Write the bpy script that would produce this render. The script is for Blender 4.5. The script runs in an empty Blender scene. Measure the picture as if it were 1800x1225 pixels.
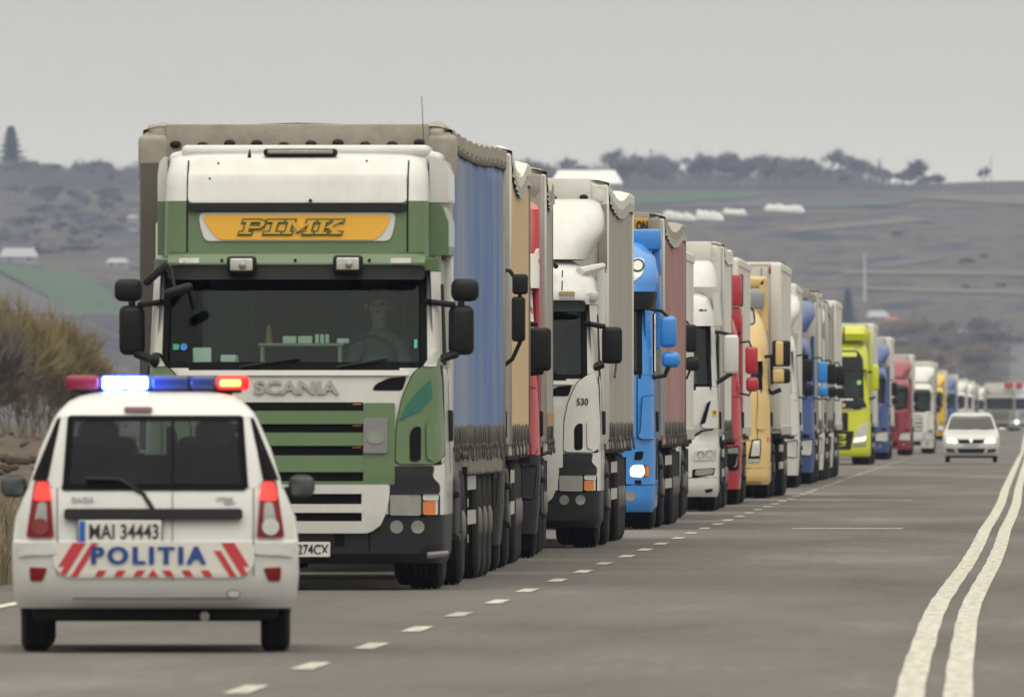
import bpy, bmesh, math, random
from mathutils import Vector, Matrix, noise
random.seed(7)
R = math.radians
SC = bpy.context.scene
C = SC.collection

# ------------------------------------------------------------------ camera
HCAM = 1.45                      # camera height
FPX = 34000.0                    # focal length in photograph pixels (1800 wide)
VX, VY = 1815.0, 727.0           # where the road runs to, in photograph pixels
cam_d = bpy.data.cameras.new('camera')
cam = bpy.data.objects.new('camera', cam_d); C.objects.link(cam)
cam_d.sensor_width = 36.0
cam_d.lens = FPX * 36.0 / 1800.0
cam_d.clip_start = 1.0; cam_d.clip_end = 60000.0
cam.location = (0, 0, HCAM)
cam.rotation_euler = (math.pi/2 + math.atan((VY-612.5)/FPX), 0, math.atan((VX-900)/FPX))
cam_d.dof.use_dof = True
cam_d.dof.focus_distance = 208.0
cam_d.dof.aperture_fstop = cam_d.lens / 50.0
SC.camera = cam

# ------------------------------------------------------------------ sky, sun, exposure
SUN_EL, SUN_AZ = R(48), R(200)
w = bpy.data.worlds.new('World'); SC.world = w; w.use_nodes = True
nt = w.node_tree; nt.nodes.clear()
N = nt.nodes.new
out = N('ShaderNodeOutputWorld'); bg = N('ShaderNodeBackground'); tc = N('ShaderNodeTexCoord')
sep = N('ShaderNodeSeparateXYZ'); ramp = N('ShaderNodeValToRGB'); sky = N('ShaderNodeTexSky')
sky.sky_type = 'NISHITA'; sky.sun_disc = False; sky.sun_elevation = SUN_EL; sky.sun_rotation = SUN_AZ
hs = N('ShaderNodeHueSaturation'); hs.inputs['Saturation'].default_value = 0.12
add = N('ShaderNodeMixRGB'); add.blend_type = 'ADD'; add.inputs[0].default_value = 0.012
bg.inputs['Strength'].default_value = 0.1
nz = N('ShaderNodeTexNoise'); nz.inputs['Scale'].default_value = 9.0; nz.inputs['Detail'].default_value = 3
mpv = N('ShaderNodeMapping'); mpv.inputs['Scale'].default_value = (1, 1, 4)
mr = N('ShaderNodeMapRange'); mr.inputs[3].default_value = 0.93; mr.inputs[4].default_value = 1.07
mul = N('ShaderNodeMixRGB'); mul.blend_type = 'MULTIPLY'; mul.inputs[0].default_value = 1.0
SKY = [(0.0, 0.88), (0.010, 0.87), (0.023, 0.66), (0.06, 0.50), (0.30, 0.70), (1.0, 2.0)]
warm = (1.0, 0.962, 0.815)
cr = ramp.color_ramp
cr.elements[0].position = SKY[0][0]; cr.elements[1].position = SKY[-1][0]
for p, v in SKY[1:-1]: cr.elements.new(p)
for e, (p, v) in zip(cr.elements, SKY):
    e.position = p; e.color = (v*10*warm[0], v*10*warm[1], v*10*warm[2], 1)
lk = nt.links.new
lk(tc.outputs['Generated'], sep.inputs[0]); lk(sep.outputs['Z'], ramp.inputs[0])
lk(tc.outputs['Generated'], mpv.inputs[0]); lk(mpv.outputs[0], nz.inputs['Vector']); lk(nz.outputs[0], mr.inputs[0])
lk(ramp.outputs[0], mul.inputs[1]); lk(mr.outputs[0], mul.inputs[2])
lk(sky.outputs[0], hs.inputs['Color']); lk(mul.outputs[0], add.inputs[1]); lk(hs.outputs[0], add.inputs[2])
lk(add.outputs[0], bg.inputs['Color']); lk(bg.outputs[0], out.inputs[0])

sd = bpy.data.lights.new('sun', 'SUN'); sd.energy = 0.95; sd.angle = R(70); sd.color = (1, 0.97, 0.92)
so = bpy.data.objects.new('sun', sd); C.objects.link(so)
# light comes from behind the camera, a little to its right
so.rotation_euler = Vector((-0.22, 0.75, -1.15)).to_track_quat('-Z', 'Y').to_euler()
so.location = (0, -20, 60)
SC.view_settings.view_transform = 'Standard'; SC.view_settings.look = 'None'
SC.view_settings.gamma = 1; SC.view_settings.exposure = 0.0; SC.view_settings.use_curve_mapping = False
SC.cycles.use_denoising = True
SC.cycles.max_bounces = 8; SC.cycles.transparent_max_bounces = 24

# ------------------------------------------------------------------ helpers
def px2loc(px, py, Y):           # a photograph pixel at road distance Y -> world
    s = FPX / Y
    return Vector(((px-VX)/s, Y, HCAM + (VY-py)/s))

MATS = {}
def mat(name, col, rough=0.5, metal=0.0, dirt=0.0, dirtcol=(0.16, 0.14, 0.12), scale=(2, 2, 0.7), coat=0.0, bump=0.0,
        bscale=30.0, spec=0.5, var=0.0, emit=None, estr=0.0):
    if name in MATS: return MATS[name]
    m = bpy.data.materials.new(name); m.use_nodes = True; MATS[name] = m
    t = m.node_tree; b = t.nodes['Principled BSDF']
    b.inputs['Base Color'].default_value = (*col, 1); b.inputs['Roughness'].default_value = rough
    b.inputs['Metallic'].default_value = metal; b.inputs['Coat Weight'].default_value = coat
    b.inputs['Specular IOR Level'].default_value = spec
    if emit:
        b.inputs['Emission Color'].default_value = (*emit, 1); b.inputs['Emission Strength'].default_value = estr
    if dirt or var or bump:
        c = t.nodes.new('ShaderNodeTexCoord'); mp = t.nodes.new('ShaderNodeMapping'); mp.inputs['Scale'].default_value = scale
        t.links.new(c.outputs['Object'], mp.inputs[0])
        n = t.nodes.new('ShaderNodeTexNoise'); n.inputs['Scale'].default_value = 1.6; n.inputs['Detail'].default_value = 6
        n.inputs['Roughness'].default_value = 0.62
        t.links.new(mp.outputs[0], n.inputs['Vector'])
        r = t.nodes.new('ShaderNodeMapRange'); r.inputs[1].default_value = 0.40; r.inputs[2].default_value = 0.75
        r.inputs[3].default_value = 0.0; r.inputs[4].default_value = dirt + var
        t.links.new(n.outputs[0], r.inputs[0])
        mx = t.nodes.new('ShaderNodeMixRGB'); mx.inputs[1].default_value = (*col, 1)
        mx.inputs[2].default_value = (*dirtcol, 1)
        t.links.new(r.outputs[0], mx.inputs[0]); t.links.new(mx.outputs[0], b.inputs['Base Color'])
        rr = t.nodes.new('ShaderNodeMapRange'); rr.inputs[3].default_value = rough; rr.inputs[4].default_value = min(1, rough+0.35*dirt+.1)
        t.links.new(n.outputs[0], rr.inputs[0]); t.links.new(rr.outputs[0], b.inputs['Roughness'])
        if bump:
            n2 = t.nodes.new('ShaderNodeTexNoise'); n2.inputs['Scale'].default_value = bscale; n2.inputs['Detail'].default_value = 4
            t.links.new(c.outputs['Object'], n2.inputs['Vector'])
            bp = t.nodes.new('ShaderNodeBump'); bp.inputs['Strength'].default_value = bump; bp.inputs['Distance'].default_value = 0.02
            t.links.new(n2.outputs[0], bp.inputs['Height']); t.links.new(bp.outputs[0], b.inputs['Normal'])
    return m

def glass(name, tint=(0.5, 0.55, 0.53), rough=0.03, ior=1.5):
    if name in MATS: return MATS[name]
    m = bpy.data.materials.new(name); m.use_nodes = True; MATS[name] = m
    t = m.node_tree; t.nodes.clear()
    o = t.nodes.new('ShaderNodeOutputMaterial'); mx = t.nodes.new('ShaderNodeMixShader')
    tr = t.nodes.new('ShaderNodeBsdfTransparent'); tr.inputs[0].default_value = (*tint, 1)
    g = t.nodes.new('ShaderNodeBsdfGlossy'); g.inputs['Roughness'].default_value = rough
    f = t.nodes.new('ShaderNodeFresnel'); f.inputs[0].default_value = ior
    t.links.new(f.outputs[0], mx.inputs[0]); t.links.new(tr.outputs[0], mx.inputs[1]); t.links.new(g.outputs[0], mx.inputs[2])
    t.links.new(mx.outputs[0], o.inputs[0])
    return m

def paint(name, col, dirt=0.22, **k): return mat(name, col, k.pop('rough', 0.25), 0, dirt, coat=k.pop('coat', 0.5), bump=k.pop('bump', 0.03), bscale=3.0, **k)

class MB:
    def __init__(s): s.v = []; s.f = []
    def add(s, vs, fs):
        o = len(s.v); s.v += [tuple(v) for v in vs]; s.f += [tuple(i+o for i in f) for f in fs]; return s
    def bm(s, b, M=None):
        b.verts.index_update()
        s.add([(M @ v.co if M else v.co) for v in b.verts], [[v.index for v in f.verts] for f in b.faces]); b.free(); return s
    def box(s, x0, x1, y0, y1, z0, z1):
        return s.add([(x0,y0,z0),(x1,y0,z0),(x1,y1,z0),(x0,y1,z0),(x0,y0,z1),(x1,y0,z1),(x1,y1,z1),(x0,y1,z1)],
                     [(0,3,2,1),(4,5,6,7),(0,1,5,4),(1,2,6,5),(2,3,7,6),(3,0,4,7)])
    def rbox(s, c, size, r=0.02, seg=2, rot=None):
        b = bmesh.new(); bmesh.ops.create_cube(b, size=1)
        bmesh.ops.scale(b, vec=size, verts=b.verts)
        r = min(r, min(size)*0.49)
        bmesh.ops.bevel(b, geom=b.edges[:], offset=r, segments=seg, profile=0.5, affect='EDGES')
        M = Matrix.Translation(c)
        if rot: M = M @ rot
        return s.bm(b, M)
    def tube(s, pts, r, n=8, r2=None):
        pts = [Vector(p) for p in pts]; rings = []; up = Vector((0.1, 0.2, 1)).normalized()
        for i, p in enumerate(pts):
            d = (pts[min(i+1, len(pts)-1)] - pts[max(i-1, 0)]).normalized()
            a = d.cross(up)
            if a.length < 1e-3: a = d.cross(Vector((1, 0, 0)))
            a.normalize(); b = d.cross(a).normalized()
            rr = r if r2 is None else r + (r2-r)*i/max(1, len(pts)-1)
            rings.append([p + rr*(math.cos(t)*a + math.sin(t)*b) for t in [2*math.pi*k/n for k in range(n)]])
        vs = [v for q in rings for v in q]; fs = []
        for i in range(len(rings)-1):
            for k in range(n): fs.append((i*n+k, i*n+(k+1) % n, (i+1)*n+(k+1) % n, (i+1)*n+k))
        fs.append(tuple(range(n-1, -1, -1))); fs.append(tuple(range((len(rings)-1)*n, len(rings)*n)))
        return s.add(vs, fs)
    def lathe(s, prof, n=24, M=None):    # profile (axial, radius) about the local x axis
        vs = []; fs = []; m = len(prof)
        for k in range(n):
            a = 2*math.pi*k/n
            for x, r in prof:
                p = Vector((x, r*math.cos(a), r*math.sin(a))); vs.append(M @ p if M else p)
        for k in range(n):
            for i in range(m-1): fs.append((k*m+i, ((k+1) % n)*m+i, ((k+1) % n)*m+i+1, k*m+i+1))
        return s.add(vs, fs)
    def prism(s, poly, y0, y1):          # polygon in x,z pushed along y
        n = len(poly)
        vs = [(x, y0, z) for x, z in poly] + [(x, y1, z) for x, z in poly]
        return s.add(vs, [tuple(range(n)), tuple(range(2*n-1, n-1, -1))] + [(i, (i+1) % n, (i+1) % n+n, i+n) for i in range(n)])
    def mesh(s, name, smooth=40):
        me = bpy.data.meshes.new(name); me.from_pydata(s.v, [], s.f)
        b = bmesh.new(); b.from_mesh(me)
        bmesh.ops.recalc_face_normals(b, faces=b.faces); b.to_mesh(me); b.free()
        if smooth:
            me.polygons.foreach_set('use_smooth', [True]*len(me.polygons)); me.set_sharp_from_angle(angle=R(smooth))
        me.update(); return me
    def build(s, name, m, parent=None, smooth=40):
        return link(name, s.mesh(name, smooth), m, parent)

def link(name, me, m, parent=None, loc=None):
    if m and not me.materials: me.materials.append(m)
    o = bpy.data.objects.new(name, me); C.objects.link(o)
    if parent: o.parent = parent
    if loc: o.location = loc
    return o

def tag(o, label=None, cat=None, group=None, kind=None):
    if label: o['label'] = label
    if cat: o['category'] = cat
    if group: o['group'] = group
    if kind: o['kind'] = kind
    return o
def empty(name, loc=(0, 0, 0), rz=0.0, parent=None):
    o = bpy.data.objects.new(name, None); C.objects.link(o); o.location = loc; o.rotation_euler = (0, 0, rz); o.empty_display_size = 0.2
    if parent: o.parent = parent
    return o
def copy_tree(o, parent=None):
    c = o.copy(); C.objects.link(c); c.parent = parent
    for ch in list(o.children): copy_tree(ch, c)
    return c
CACHE = {}
def shared(key, fn):
    if key not in CACHE: CACHE[key] = fn()
    return CACHE[key]

def text_mesh(body, width, height, depth=0.006, shear=0.0, bold=0.0, spacing=1.0):
    cu = bpy.data.curves.new('text', 'FONT'); cu.body = body; cu.size = 1; cu.extrude = 0.5; cu.offset = bold
    cu.resolution_u = 3; cu.space_character = spacing; cu.shear = shear
    ob = bpy.data.objects.new('text', cu); C.objects.link(ob)
    dg = bpy.context.evaluated_depsgraph_get(); dg.update()
    me = bpy.data.meshes.new_from_object(ob.evaluated_get(dg))
    bpy.data.objects.remove(ob); bpy.data.curves.remove(cu)
    xs = [v.co.x for v in me.vertices]; ys = [v.co.y for v in me.vertices]
    x0, x1, y0, y1 = min(xs), max(xs), min(ys), max(ys)
    for v in me.vertices:
        x, y, z = v.co
        v.co = (((x-x0)/(x1-x0)-.5)*width, -z*depth, ((y-y0)/(y1-y0)-.5)*height)
    me.update(); return me
def text_on(surf, body, name, m, parent, cx, cz, width, height, depth=0.01, off=0.006, flat=None, **k):
    me = text_mesh(body, width, height, depth, **k)
    for v in me.vertices:
        x, y, z = v.co; v.co = (x+cx, (surf.y(x+cx, z+cz) if flat is None else flat)-off-depth/2+y, z+cz)
    me.update(); return link(name, me, m, parent)

# ------------------------------------------------------------------ curved fronts
class Surf:                      # levels: (z, y of the front, half width, corner radius, bulge[, y of the back])
    def __init__(s, lv): s.lv = lv
    def par(s, z):
        lv = s.lv
        if z <= lv[0][0]: return lv[0][1:]
        for a, b in zip(lv, lv[1:]):
            if z <= b[0]:
                t = (z-a[0])/(b[0]-a[0]) if b[0] > a[0] else 0
                return tuple(p+(q-p)*t for p, q in zip(a[1:], b[1:]))
        return lv[-1][1:]
    def y(s, x, z):
        q = s.par(z); yf, hw, r, b = q[:4]
        ax = min(abs(x), hw); y = yf + b*(ax/hw)**2
        if ax > hw-r:
            t = min(ax-(hw-r), r*0.9995); y += r - math.sqrt(r*r-t*t)
        return y
    def ring(s, z, yb, xw=None):
        q = s.par(z); yf, hw, r, b = q[:4]
        if len(q) > 4: yb = q[4]
        xs = [-(hw-r)*(1-k/3) for k in range(7)] if True else []
        xs = [(hw-r)*(k/3-1) for k in range(7)]
        cs = [hw-r+r*math.sin(R(a)) for a in (18, 36, 54, 70, 82, 90)]
        xs = [-x for x in reversed(cs)] + xs + cs
        if xw:
            i = min(range(len(xs)), key=lambda i: abs(xs[i]-xw)); xs[i] = xw
            j = len(xs)-1-i; xs[j] = -xw
        pts = [(x, s.y(x, z), z) for x in xs]
        rb = min(0.08, hw*.4)
        pts += [(hw, yb-rb, z), (hw-rb*.3, yb-rb*.3, z), (hw-rb, yb, z), (-hw+rb, yb, z), (-hw+rb*.3, yb-rb*.3, z), (-hw, yb-rb, z)]
        return pts, xs
def zsteps(surf, z0, z1, dz=0.12):
    zs = sorted({z0, z1} | {l[0] for l in surf.lv if z0 < l[0] < z1})
    o = [zs[0]]
    for a, b in zip(zs, zs[1:]):
        n = max(1, int((b-a)/dz+.5))
        o += [a+(b-a)*k/n for k in range(1, n+1)]
    return o
def shell(surf, z0, z1, yb, name, m, parent, xw=None, cap=True, back_open=False, dz=0.12):
    mb = MB(); rings = []; n = 0
    zs = zsteps(surf, z0, z1, dz)
    for z in zs:
        p, xs = surf.ring(z, yb, xw(z) if xw else None); rings.append(p); n = len(p); nf = len(xs)
    vs = [v for r in rings for v in r]; fs = []
    for i in range(len(rings)-1):
        for k in range(n):
            k2 = (k+1) % n
            if xw:
                w0 = xw(zs[i])+1e-4
                if k < nf-1 and abs(rings[i][k][0]) <= w0 and abs(rings[i][k2][0]) <= w0: continue
            if back_open and k == nf+2: continue
            fs.append((i*n+k, i*n+k2, (i+1)*n+k2, (i+1)*n+k))
    if cap:
        fs.append(tuple(range(n-1, -1, -1))); fs.append(tuple(range((len(rings)-1)*n, len(rings)*n)))
    mb.add(vs, fs); return mb.build(name, m, parent)

def poly_rows(pts, dz=0.07):
    zs = []
    for z in sorted(p[1] for p in pts):
        if not zs or z-zs[-1] > 4e-5: zs.append(z)
    z_all = [zs[0]]
    for a, b in zip(zs, zs[1:]):
        n = max(1, int((b-a)/dz+.999)); z_all += [a+(b-a)*k/n for k in range(1, n+1)]
    rows = []; n = len(pts)
    for z in z_all:
        xs = []
        for i in range(n):
            (xa, za), (xb, zb) = pts[i], pts[(i+1) % n]
            if min(za, zb)-5e-5 <= z <= max(za, zb)+5e-5:
                if abs(za-zb) < 5e-5: xs += [xa, xb]
                else: xs.append(xa+(xb-xa)*max(0, min(1, (z-za)/(zb-za))))
        if not xs: continue
        a, b = min(xs), max(xs)
        if b-a < 0.002: a -= .001; b += .001
        rows.append((z, a, b))
    return rows
def rnd(pts, r, n=4):
    o = []; m = len(pts)
    for i in range(m):
        p = Vector(pts[i]); a = Vector(pts[i-1])-p; b = Vector(pts[(i+1) % m])-p
        ra = min(r, a.length*.48); rb_ = min(r, b.length*.48)
        A = p+a.normalized()*ra; B = p+b.normalized()*rb_
        for k in range(n+1):
            t = k/n; q = A*(1-t)**2+p*2*t*(1-t)+B*t*t; o.append((q.x, q.y))
    return o
def rect(x0, x1, z0, z1): return [(x0, z0), (x1, z0), (x1, z1), (x0, z1)]
def circ(cx, cz, r, n=16, rz=None): return [(cx+r*math.cos(2*math.pi*(k+.5)/n), cz+(rz or r)*math.sin(2*math.pi*(k+.5)/n)) for k in range(n)]
def patch_mb(surf, pts, off=0.004, th=0.02, dx=0.14, mb=None):
    rows = poly_rows(pts); mb = mb or MB()
    wmax = max(b-a for z, a, b in rows); nx = max(1, int(wmax/dx+.999)); nx = min(nx, 16)
    vs = []; m = nx+1
    for z, a, b in rows:
        lim = surf.par(z)[1]-0.0005
        for k in range(m):
            x = max(-lim, min(lim, a+(b-a)*k/nx)); vs.append((x, surf.y(x, z)-off, z))
    o2 = len(vs); vs += [(x, y+th, z) for x, y, z in vs]; fs = []
    nr = len(rows)
    for i in range(nr-1):
        for k in range(nx):
            a = i*m+k; fs.append((a, a+1, a+1+m, a+m)); fs.append((o2+a, o2+a+m, o2+a+1+m, o2+a+1))
        a = i*m; fs.append((a, a+m, o2+a+m, o2+a)); a = i*m+nx; fs.append((a, o2+a, o2+a+m, a+m))
    for k in range(nx):
        fs.append((k, o2+k, o2+k+1, k+1)); a = (nr-1)*m+k; fs.append((a, a+1, o2+a+1, o2+a))
    return mb.add(vs, fs)
def feat(surf, name, m, parent, pts, off=0.004, th=0.02, mirror=False, r=0, dx=0.14):
    if r: pts = rnd(pts, r)
    o = patch_mb(surf, pts, off, th, dx).build(name, m, parent)
    if mirror: patch_mb(surf, [(-x, z) for x, z in reversed(pts)], off, th, dx).build(name, m, parent)
    return o
def side_feat(surf, name, m, parent, pts, off=0.004, th=0.02, sides=(1, -1)):   # pts in (y, z) on the flank
    rows = poly_rows(pts)
    for sg in sides:
        mb = MB(); vs = []; fs = []
        for z, a, b in rows:
            x = surf.par(z)[1]
            vs += [(sg*(x+off), a, z), (sg*(x+off), b, z), (sg*(x+off-th), a, z), (sg*(x+off-th), b, z)]
        for i in range(len(rows)-1):
            a = i*4; b = a+4
            fs += [(a, a+1, b+1, b), (a+2, b+2, b+3, a+3), (a, b, b+2, a+2), (a+1, a+3, b+3, b+1)]
        fs += [(0, 2, 3, 1)]; e = (len(rows)-1)*4; fs += [(e, e+1, e+3, e+2)]
        mb.add(vs, fs).build(name, m, parent)

# ------------------------------------------------------------------ shared materials
PL = mat('black_plastic', (0.008, 0.0085, 0.010), 0.45, 0, 0.18, (0.035, 0.033, 0.03), spec=.28, bump=0.1, bscale=60)
PLG = mat('grey_plastic', (0.017, 0.0185, 0.023), 0.45, 0, 0.2, (0.045, 0.042, 0.04), spec=.28, bump=0.08, bscale=50)
BLK = mat('slot_black', (0.005, 0.005, 0.006), 0.8, spec=0.15)
RUB = mat('tyre_rubber', (0.008, 0.008, 0.009), 0.85, 0, 0.5, (0.026, 0.024, 0.022), bump=0.2, bscale=40)
STEEL = mat('dusty_steel', (0.22, 0.21, 0.2), 0.55, 0.5, 0.5, (0.13, 0.12, 0.1))
CHAS = mat('chassis_paint', (0.009, 0.009, 0.01), 0.7, 0, 0.5, (0.03, 0.027, 0.024), spec=.2)
CHR = mat('chrome', (0.75, 0.75, 0.76), 0.12, 1.0, 0.15)
ALU = mat('aluminium', (0.55, 0.55, 0.54), 0.4, 0.7, 0.3, (0.3, 0.29, 0.27))
SILV = mat('silver_letters', (0.36, 0.36, 0.36), 0.45, 0.5)
LENS = mat('clear_lens', (0.62, 0.62, 0.6), 0.08, 0.25, 0.3, (0.25, 0.24, 0.22), coat=1.0, scale=(9, 9, 9))
LENSD = mat('dusty_lens', (0.30, 0.30, 0.29), 0.15, 0.2, 0.4, (0.16, 0.15, 0.13), coat=0.8, scale=(7, 7, 3))
ORG = mat('amber_lens', (0.75, 0.2, 0.03), 0.25, 0, 0.3, coat=0.6)
REDL = mat('red_lens', (0.20, 0.003, 0.006), 0.35, 0, 0.1, coat=0.1, spec=.25)
MIRG = mat('mirror_glass', (0.6, 0.62, 0.65), 0.03, 1.0)
GLS = glass('windscreen_glass', (0.80, 0.90, 0.87), .03, 1.25)
SGL = glass('side_glass', (0.16, 0.18, 0.18))
CABIN = mat('cabin_dark', (0.022, 0.026, 0.026), 0.9, spec=.1)
DASH = mat('dashboard', (0.028, 0.03, 0.031), 0.7)
SEAT = mat('seat_cloth', (0.03, 0.032, 0.036), 0.95)
HEADL = mat('lit_headlight', (0.9, 0.85, 0.75), 0.2, emit=(1.0, 0.80, 0.50), estr=3.2)
DRL = mat('lit_running_light', (0.9, 0.9, 0.85), 0.2, emit=(1.0, 0.97, 0.9), estr=2.2)
WHITE = paint('white_paint', (0.64, 0.64, 0.63), 0.32, dirtcol=(0.42, 0.40, 0.36), scale=(3, 3, .6))
WHITE2 = paint('white_paint_grimy', (0.66, 0.655, 0.63), 0.32, dirtcol=(0.36, 0.33, 0.28))
BOXW = mat('white_box_panel', (0.68, 0.665, 0.63), 0.5, 0, 0.3, (0.40, 0.375, 0.33), scale=(3, 1.2, .5))
TARPW = mat('white_tarp', (0.70, 0.69, 0.65), 0.6, 0, 0.4, (0.38, 0.36, 0.31), bump=0.25, bscale=9)
TARPB = mat('beige_grey_tarp', (0.36, 0.325, 0.285), 0.7, 0, 0.6, (0.20, 0.175, 0.15), bump=0.35, bscale=8, scale=(4, 4, 4))
TARPG = mat('grey_tarp', (0.40, 0.39, 0.36), 0.65, 0, 0.4, (0.25, 0.235, 0.21), bump=0.2, bscale=8)
DARKT = mat('dark_grey_tarp', (0.14, 0.135, 0.125), 0.7, 0, 0.5, (0.21, 0.2, 0.18), bump=0.3, bscale=14)
STRAPM = mat('dusty_strap', (0.085, 0.082, 0.078), 0.85, 0, 0.7, (0.22, 0.205, 0.18), scale=(6, 6, 6))
SKIRTM = mat('dusty_skirt', (0.21, 0.20, 0.18), 0.85, 0, 0.6, (0.11, 0.10, 0.09), scale=(3, 3, 3), bump=0.2, bscale=12)
PLATE = mat('plate_white', (0.72, 0.72, 0.70), 0.4, 0, 0.2, (0.4, 0.38, 0.34))
INK = mat('plate_ink', (0.02, 0.02, 0.022), 0.5)

# ------------------------------------------------------------------ the ground
def ss(t):
    t = max(0.0, min(1.0, t)); return t*t*(3-2*t)
HILL0, HILL1, HILLH = 3000.0, 7000.0, 84.0
def road_z(Y):
    z = -0.30*math.exp(-((Y-880)/190)**2)
    if Y > HILL0: z += HILLH*ss((Y-HILL0)/(HILL1-HILL0))**1.5
    if Y > HILL1: z -= (Y-HILL1)*0.012
    return z
RW = -8.7                        # left edge of the tarmac
def tz(X, Y):
    z = road_z(Y); u = RW-X
    far = ss((Y-2600)/2400)
    if u > 0:
        z += (-0.30*math.exp(-((u-2.6)/1.6)**2) + 0.55*ss((u-4)/9)*ss((Y-330)/120))*(1-far)
    z -= 0.07*(1-far)
    if Y > 2400:
        k = ss((Y-2400)/2600)
        z += k*(5.0*noise.noise((X/260, Y/900, 1.7)) + 2.0*noise.noise((X/70, Y/420, 4.1)))*ss(abs(X+2)/60)
        z += 2.5*ss((-120-X)/230)*ss((Y-4200)/2600)
        z += 21.0*ss((-190-X)/75)*math.exp(-((Y-4500)/800)**2)
    return z
def hit(px, py, y0=900.0):       # where the ray through a photograph pixel meets the ground
    a = (px-VX)/FPX; b = (VY-py)/FPX; Y = y0
    while Y < 8200:
        if HCAM+b*Y < tz(a*Y, Y): break
        Y += 8
    return Vector((a*Y, Y, tz(a*Y, Y)))

def node_ground(name, stops, scale, scale2, rough=0.95, bump=0.5, fine=0.35):
    m = bpy.data.materials.new(name); m.use_nodes = True; MATS[name] = m
    t = m.node_tree; b = t.nodes['Principled BSDF']; b.inputs['Roughness'].default_value = rough
    b.inputs['Specular IOR Level'].default_value = 0.25
    c = t.nodes.new('ShaderNodeTexCoord')
    def nz(sc, det, rg=0.6):
        mp = t.nodes.new('ShaderNodeMapping'); mp.inputs['Scale'].default_value = sc
        t.links.new(c.outputs['Object'], mp.inputs[0])
        n = t.nodes.new('ShaderNodeTexNoise'); n.inputs['Scale'].default_value = 1; n.inputs['Detail'].default_value = det
        n.inputs['Roughness'].default_value = rg; t.links.new(mp.outputs[0], n.inputs['Vector']); return n
    n1 = nz(scale, 7); n2 = nz(scale2, 5)
    mx = t.nodes.new('ShaderNodeMixRGB'); mx.inputs[0].default_value = fine
    t.links.new(n1.outputs[0], mx.inputs[1]); t.links.new(n2.outputs[0], mx.inputs[2])
    r = t.nodes.new('ShaderNodeValToRGB'); e = r.color_ramp.elements
    e[0].position = stops[0][0]; e[1].position = stops[-1][0]
    for p, _ in stops[1:-1]: e.new(p)
    for q, (p, col) in zip(e, stops): q.position = p; q.color = (*col, 1)
    t.links.new(mx.outputs[0], r.inputs[0]); t.links.new(r.outputs[0], b.inputs['Base Color'])
    if bump:
        bp = t.nodes.new('ShaderNodeBump'); bp.inputs['Strength'].default_value = bump; bp.inputs['Distance'].default_value = 0.05
        t.links.new(n2.outputs[0], bp.inputs['Height']); t.links.new(bp.outputs[0], b.inputs['Normal'])
    return m
M_LAND = node_ground('hill_land', [(0.40, (0.014, 0.017, 0.034)), (0.455, (0.042, 0.038, 0.042)), (0.495, (0.125, 0.098, 0.058)),
                                   (0.525, (0.036, 0.042, 0.028)), (0.56, (0.098, 0.076, 0.056)), (0.61, (0.020, 0.021, 0.036))],
                     (1/26, 1/170, 0.02), (1/55, 1/42, 0.05), fine=0.45)
M_ASPH = node_ground('asphalt', [(0.30, (0.068, 0.062, 0.060)), (0.44, (0.108, 0.099, 0.095)), (0.55, (0.129, 0.119, 0.114)), (0.66, (0.18, 0.167, 0.160))],
                     (0.30, 0.035, 1), (9, 0.40, 3), rough=0.86, bump=0.12, fine=0.20)
M_PAINT = mat('road_paint', (0.56, 0.535, 0.475), 0.7, 0, 0.85, (0.25, 0.235, 0.21), scale=(9, 0.5, 3))
M_PAINT2 = mat('worn_road_paint', (0.42, 0.40, 0.37), 0.75, 0, 0.9, (0.17, 0.16, 0.15), scale=(5, 0.6, 3))

def strip(name, xs_of_y, ys, m, dz, parent=None, kind='structure', thick=0.0):
    vs = []; fs = []; n = None
    for y in ys:
        xs = xs_of_y(y); n = len(xs)
        vs += [(x, y, road_z(y)+dz) for x in xs]
    for i in range(len(ys)-1):
        for k in range(n-1): a = i*n+k; fs.append((a, a+1, a+1+n, a+n))
    o = MB().add(vs, fs).build(name, m, parent, 30)
    if kind: o['kind'] = kind
    return o
ys_road = [-80+10*k for k in range(12)] + [40+20*k for k in range(80)] + [1640+60*k for k in range(23)] + [3000+50*k for k in range(33)]
def road_x(Y):
    k = ss((Y-2600)/1100)
    return [RW+(3.7)*k, -4.2+.5*k, -0.5, 3.5-.5*k, 8.3-5.0*k]
strip('road', road_x, ys_road, M_ASPH, 0.0)

xs_t = [-3000, -2200, -1600, -1200, -900, -720, -600] + [-540+12*k for k in range(36)] + [-108+4*k for k in range(18)] + \
       [-36+2*k for k in range(9)] + [-18.5, -17, -16, -15, -14, -13, -12, -11.2, -10.4, -9.6, -8.7, -6, 0, 8.3, 9.4, 11, 14, 20, 30, 50, 80, 120, 180, 260, 400, 600, 900, 1400, 2200, 3000]
ys_t = [-150, -80] + [-40+20*k for k in range(40)] + [760+40*k for k in range(44)] + [2520+36*k for k in range(130)] + [7240, 7500, 8000, 9000, 10500, 12500, 16000]
vs = [(x, y, tz(x, y)) for y in ys_t for x in xs_t]; n = len(xs_t)
fs = [(j*n+i, j*n+i+1, (j+1)*n+i+1, (j+1)*n+i) for j in range(len(ys_t)-1) for i in range(n-1)]
ground = MB().add(vs, fs).build('ground', M_LAND, None, 60); ground['kind'] = 'structure'

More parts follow.
